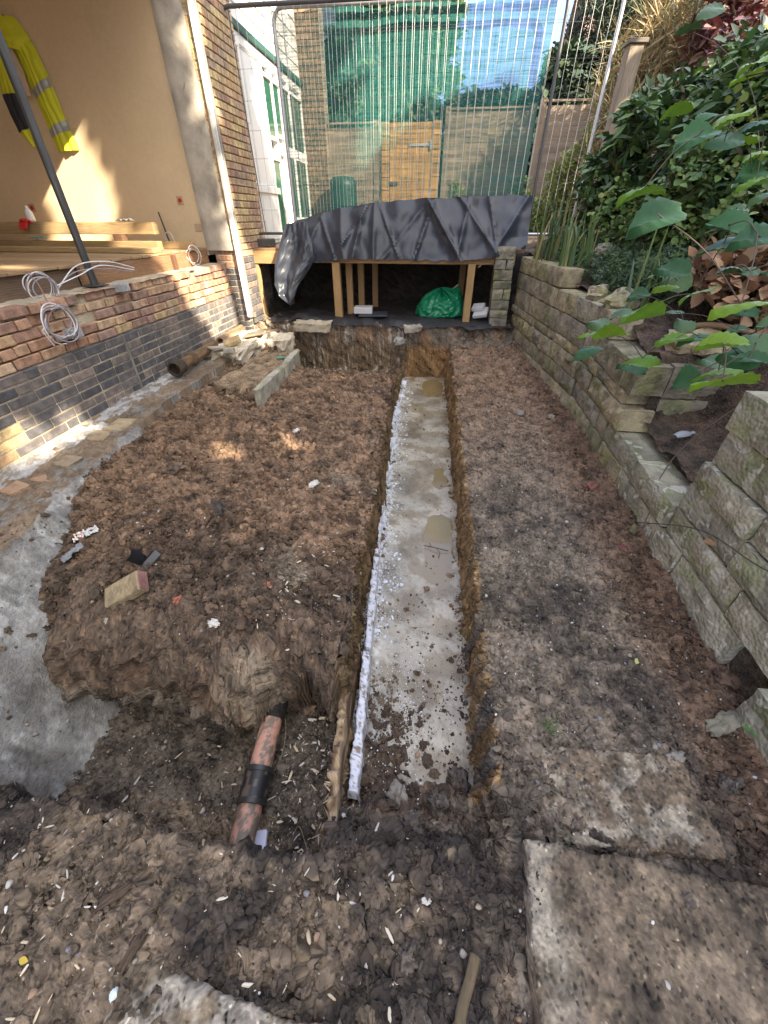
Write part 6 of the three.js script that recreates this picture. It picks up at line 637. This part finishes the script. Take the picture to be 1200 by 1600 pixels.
  part('sleeve', cloth(sl, sr, 0.04, 10), yel, j); part('sleeve_band', cloth(sl, sr, 0.04, 10, 0.004, 0.45, 0.78), navy, j); part('hood', cloth([[-5.0, 3.22], [-4.98, 3.1], [-4.9, 3.0]], [[-4.62, 3.2], [-4.52, 3.05], [-4.6, 2.95]], 0.06, 4), yel, j); part('lining', cloth([[-4.9, 3.0], [-4.9, 2.85], [-4.86, 2.62]], [[-4.74, 3.0], [-4.70, 2.8], [-4.72, 2.62]], 0.03, 3, 0.05), lin, j); part('hook', rod([4.75 - 4.7, 1.0, 0], [4.75 - 4.7, 1.0, 0.07], 0.006, 6), M(0.2, 0.2, 0.2, 0.4), j);
  // glove, bottle, cloth
  const gl = thing('red_glove', 'red and grey work glove draped over the raised beam', 'glove', [-4.9, 1.5, -5.1], [0, 0.2, 0]); const gm = M(0.55, 0.02, 0.02, 0.7), cuff = M(0.5, 0.45, 0.42, 0.85); part('palm', rock(41, 0.1, 3, 0.05, 0.022, 0.055), gm, gl, [0, 0.012, 0.02]); part('cuff', rock(42, 0.12, 3, 0.045, 0.025, 0.04), cuff, gl, [0, 0.02, -0.05]); [[-0.036, 0.075], [-0.013, 0.088], [0.011, 0.084], [0.034, 0.07]].forEach(([x, l]) => part('finger', new THREE.CapsuleGeometry(0.0105, l, 4, 8).rotateX(Math.PI / 2 - 0.2), gm, gl, [x, -0.03, 0.075], [1.05, 0, 0])); part('thumb', new THREE.CapsuleGeometry(0.012, 0.05, 4, 8).rotateX(Math.PI / 2), gm, gl, [0.06, 0.0, 0.03], [0.4, 0.9, 0]);
  solo('white_bottle', new THREE.LatheGeometry([[0, 0], [0.035, 0], [0.04, 0.02], [0.04, 0.09], [0.015, 0.13], [0.014, 0.15], [0, 0.152]].map(p => new THREE.Vector2(...p)), 18), M(0.8, 0.8, 0.8, 0.4), 'small white bottle on the raised beam behind the glove', 'bottle', [-4.88, 1.5, -5.165]); solo('blue_cloth', patch(10, 8, (u, v) => [(u - 0.5) * 0.16, 0.02 + 0.03 * Math.abs(fbm(u * 2, v * 2, 1.4, 2)), (v - 0.5) * 0.12]), M(0.05, 0.36, 0.5, 0.7, { side: THREE.DoubleSide }), 'light blue cloth on the lower beam below the glove', 'cloth', [-4.75, 1.326, -5.0]);
  solo('paper_scrap', patch(10, 8, (u, v) => [(u - 0.5) * 0.2, 0.01 + 0.05 * Math.abs(fbm(u * 2 + 3, v * 2, 1.4, 2)), (v - 0.5) * 0.08]), M(0.72, 0.7, 0.64, 0.7, { side: THREE.DoubleSide }), 'crumpled pale paper on the end of the raised beam', 'paper', [-3.68, 1.5, -5.15]);
  const ch = thing('wall_conduit', 'short dark conduit sticking up against the peach wall', 'conduit', [-3.5, 1.236, -5.62]); part('tube', rod([0.02, 0, 0], [-0.03, 0.36, 0], 0.009, 8), M(0.06, 0.06, 0.06, 0.6), ch); part('cable_tail', tube([[0.02, 0.0, 0.02], [0.0, 0.13, 0.05], [0.08, 0.16, 0.06], [0.13, 0.02, 0.06]], 0.006, 20, 6), M(0.75, 0.75, 0.72, 0.5), ch);
  // cables
  const cw = [M(0.62, 0.62, 0.64, 0.45), M(0.35, 0.35, 0.4, 0.45), M(0.8, 0.8, 0.8, 0.45), M(0.25, 0.17, 0.15, 0.5)];
  const coil = (name, label, pos, rot, n, R0, lead, hang) => { const t = thing(name, label, 'cable', pos, rot, 'electric cables on the brick ledge'); for (let i = 0; i < n; i++) { const pts = [], r1 = R0 * rr(0.78, 1.08), r2 = R0 * rr(0.72, 1.1), cx = rr(-0.02, 0.02), cy = rr(-0.02, 0.02), ph = rr(0, 6.28), tl = rr(5.2, 6.6); for (let k = 0; k <= 16; k++) { const a = ph + tl * k / 16; pts.push([cx + Math.cos(a) * r1, cy + Math.sin(a) * r2 * hang, 0.012 * i * 0.6 + 0.01 * Math.sin(a * 2 + i)]); } part('cable_loop', tube(pts, 0.0042, 60, 6), cw[i % 4], t); } for (const l of lead) part('cable_tail', tube(l, 0.0042, 40, 6), pick(cw), t); return t; };
  coil('cable_coil', 'coil of grey and white cable hanging on the near brick face', [-2.785, 0.93, -2.78], [0, Math.PI / 2, 0], 6, 0.13, [[[0, 0.12, 0], [0.05, 0.24, -0.06], [0.1, 0.30, -0.15], [0.25, 0.26, -0.2]], [[-0.1, 0, 0.01], [-0.16, -0.02, 0.02], [-0.13, -0.13, 0.02]]], 0.95);
  coil('cable_coil', 'bundle of pale cable loops standing on the ledge left of the prop', [-2.98, 1.12, -2.98], [0.1, Math.PI / 2 - 0.2, 0], 6, 0.115, [[[0.1, -0.02, 0], [0.3, 0.05, 0.02], [0.55, 0.03, 0.05], [0.8, -0.04, 0.05]], [[0.1, -0.03, 0.01], [0.32, 0.09, 0.04], [0.6, 0.07, 0.05], [0.85, -0.02, 0.04]], [[0.1, 0, 0.03], [0.3, 0.03, 0.05], [0.5, 0.06, 0.06], [0.82, -0.03, 0.06]]], 0.9);
  coil('cable_coil', 'small coil of dark and white cable at the far end of the ledge', [-3.02, 1.16, -5.3], [0, Math.PI / 2 - 0.5, 0], 4, 0.1, [], 1);
}
scene.traverse(m => { if (m.isMesh) { m.castShadow = true; m.receiveShadow = true; } });
renderer.render(scene, camera);
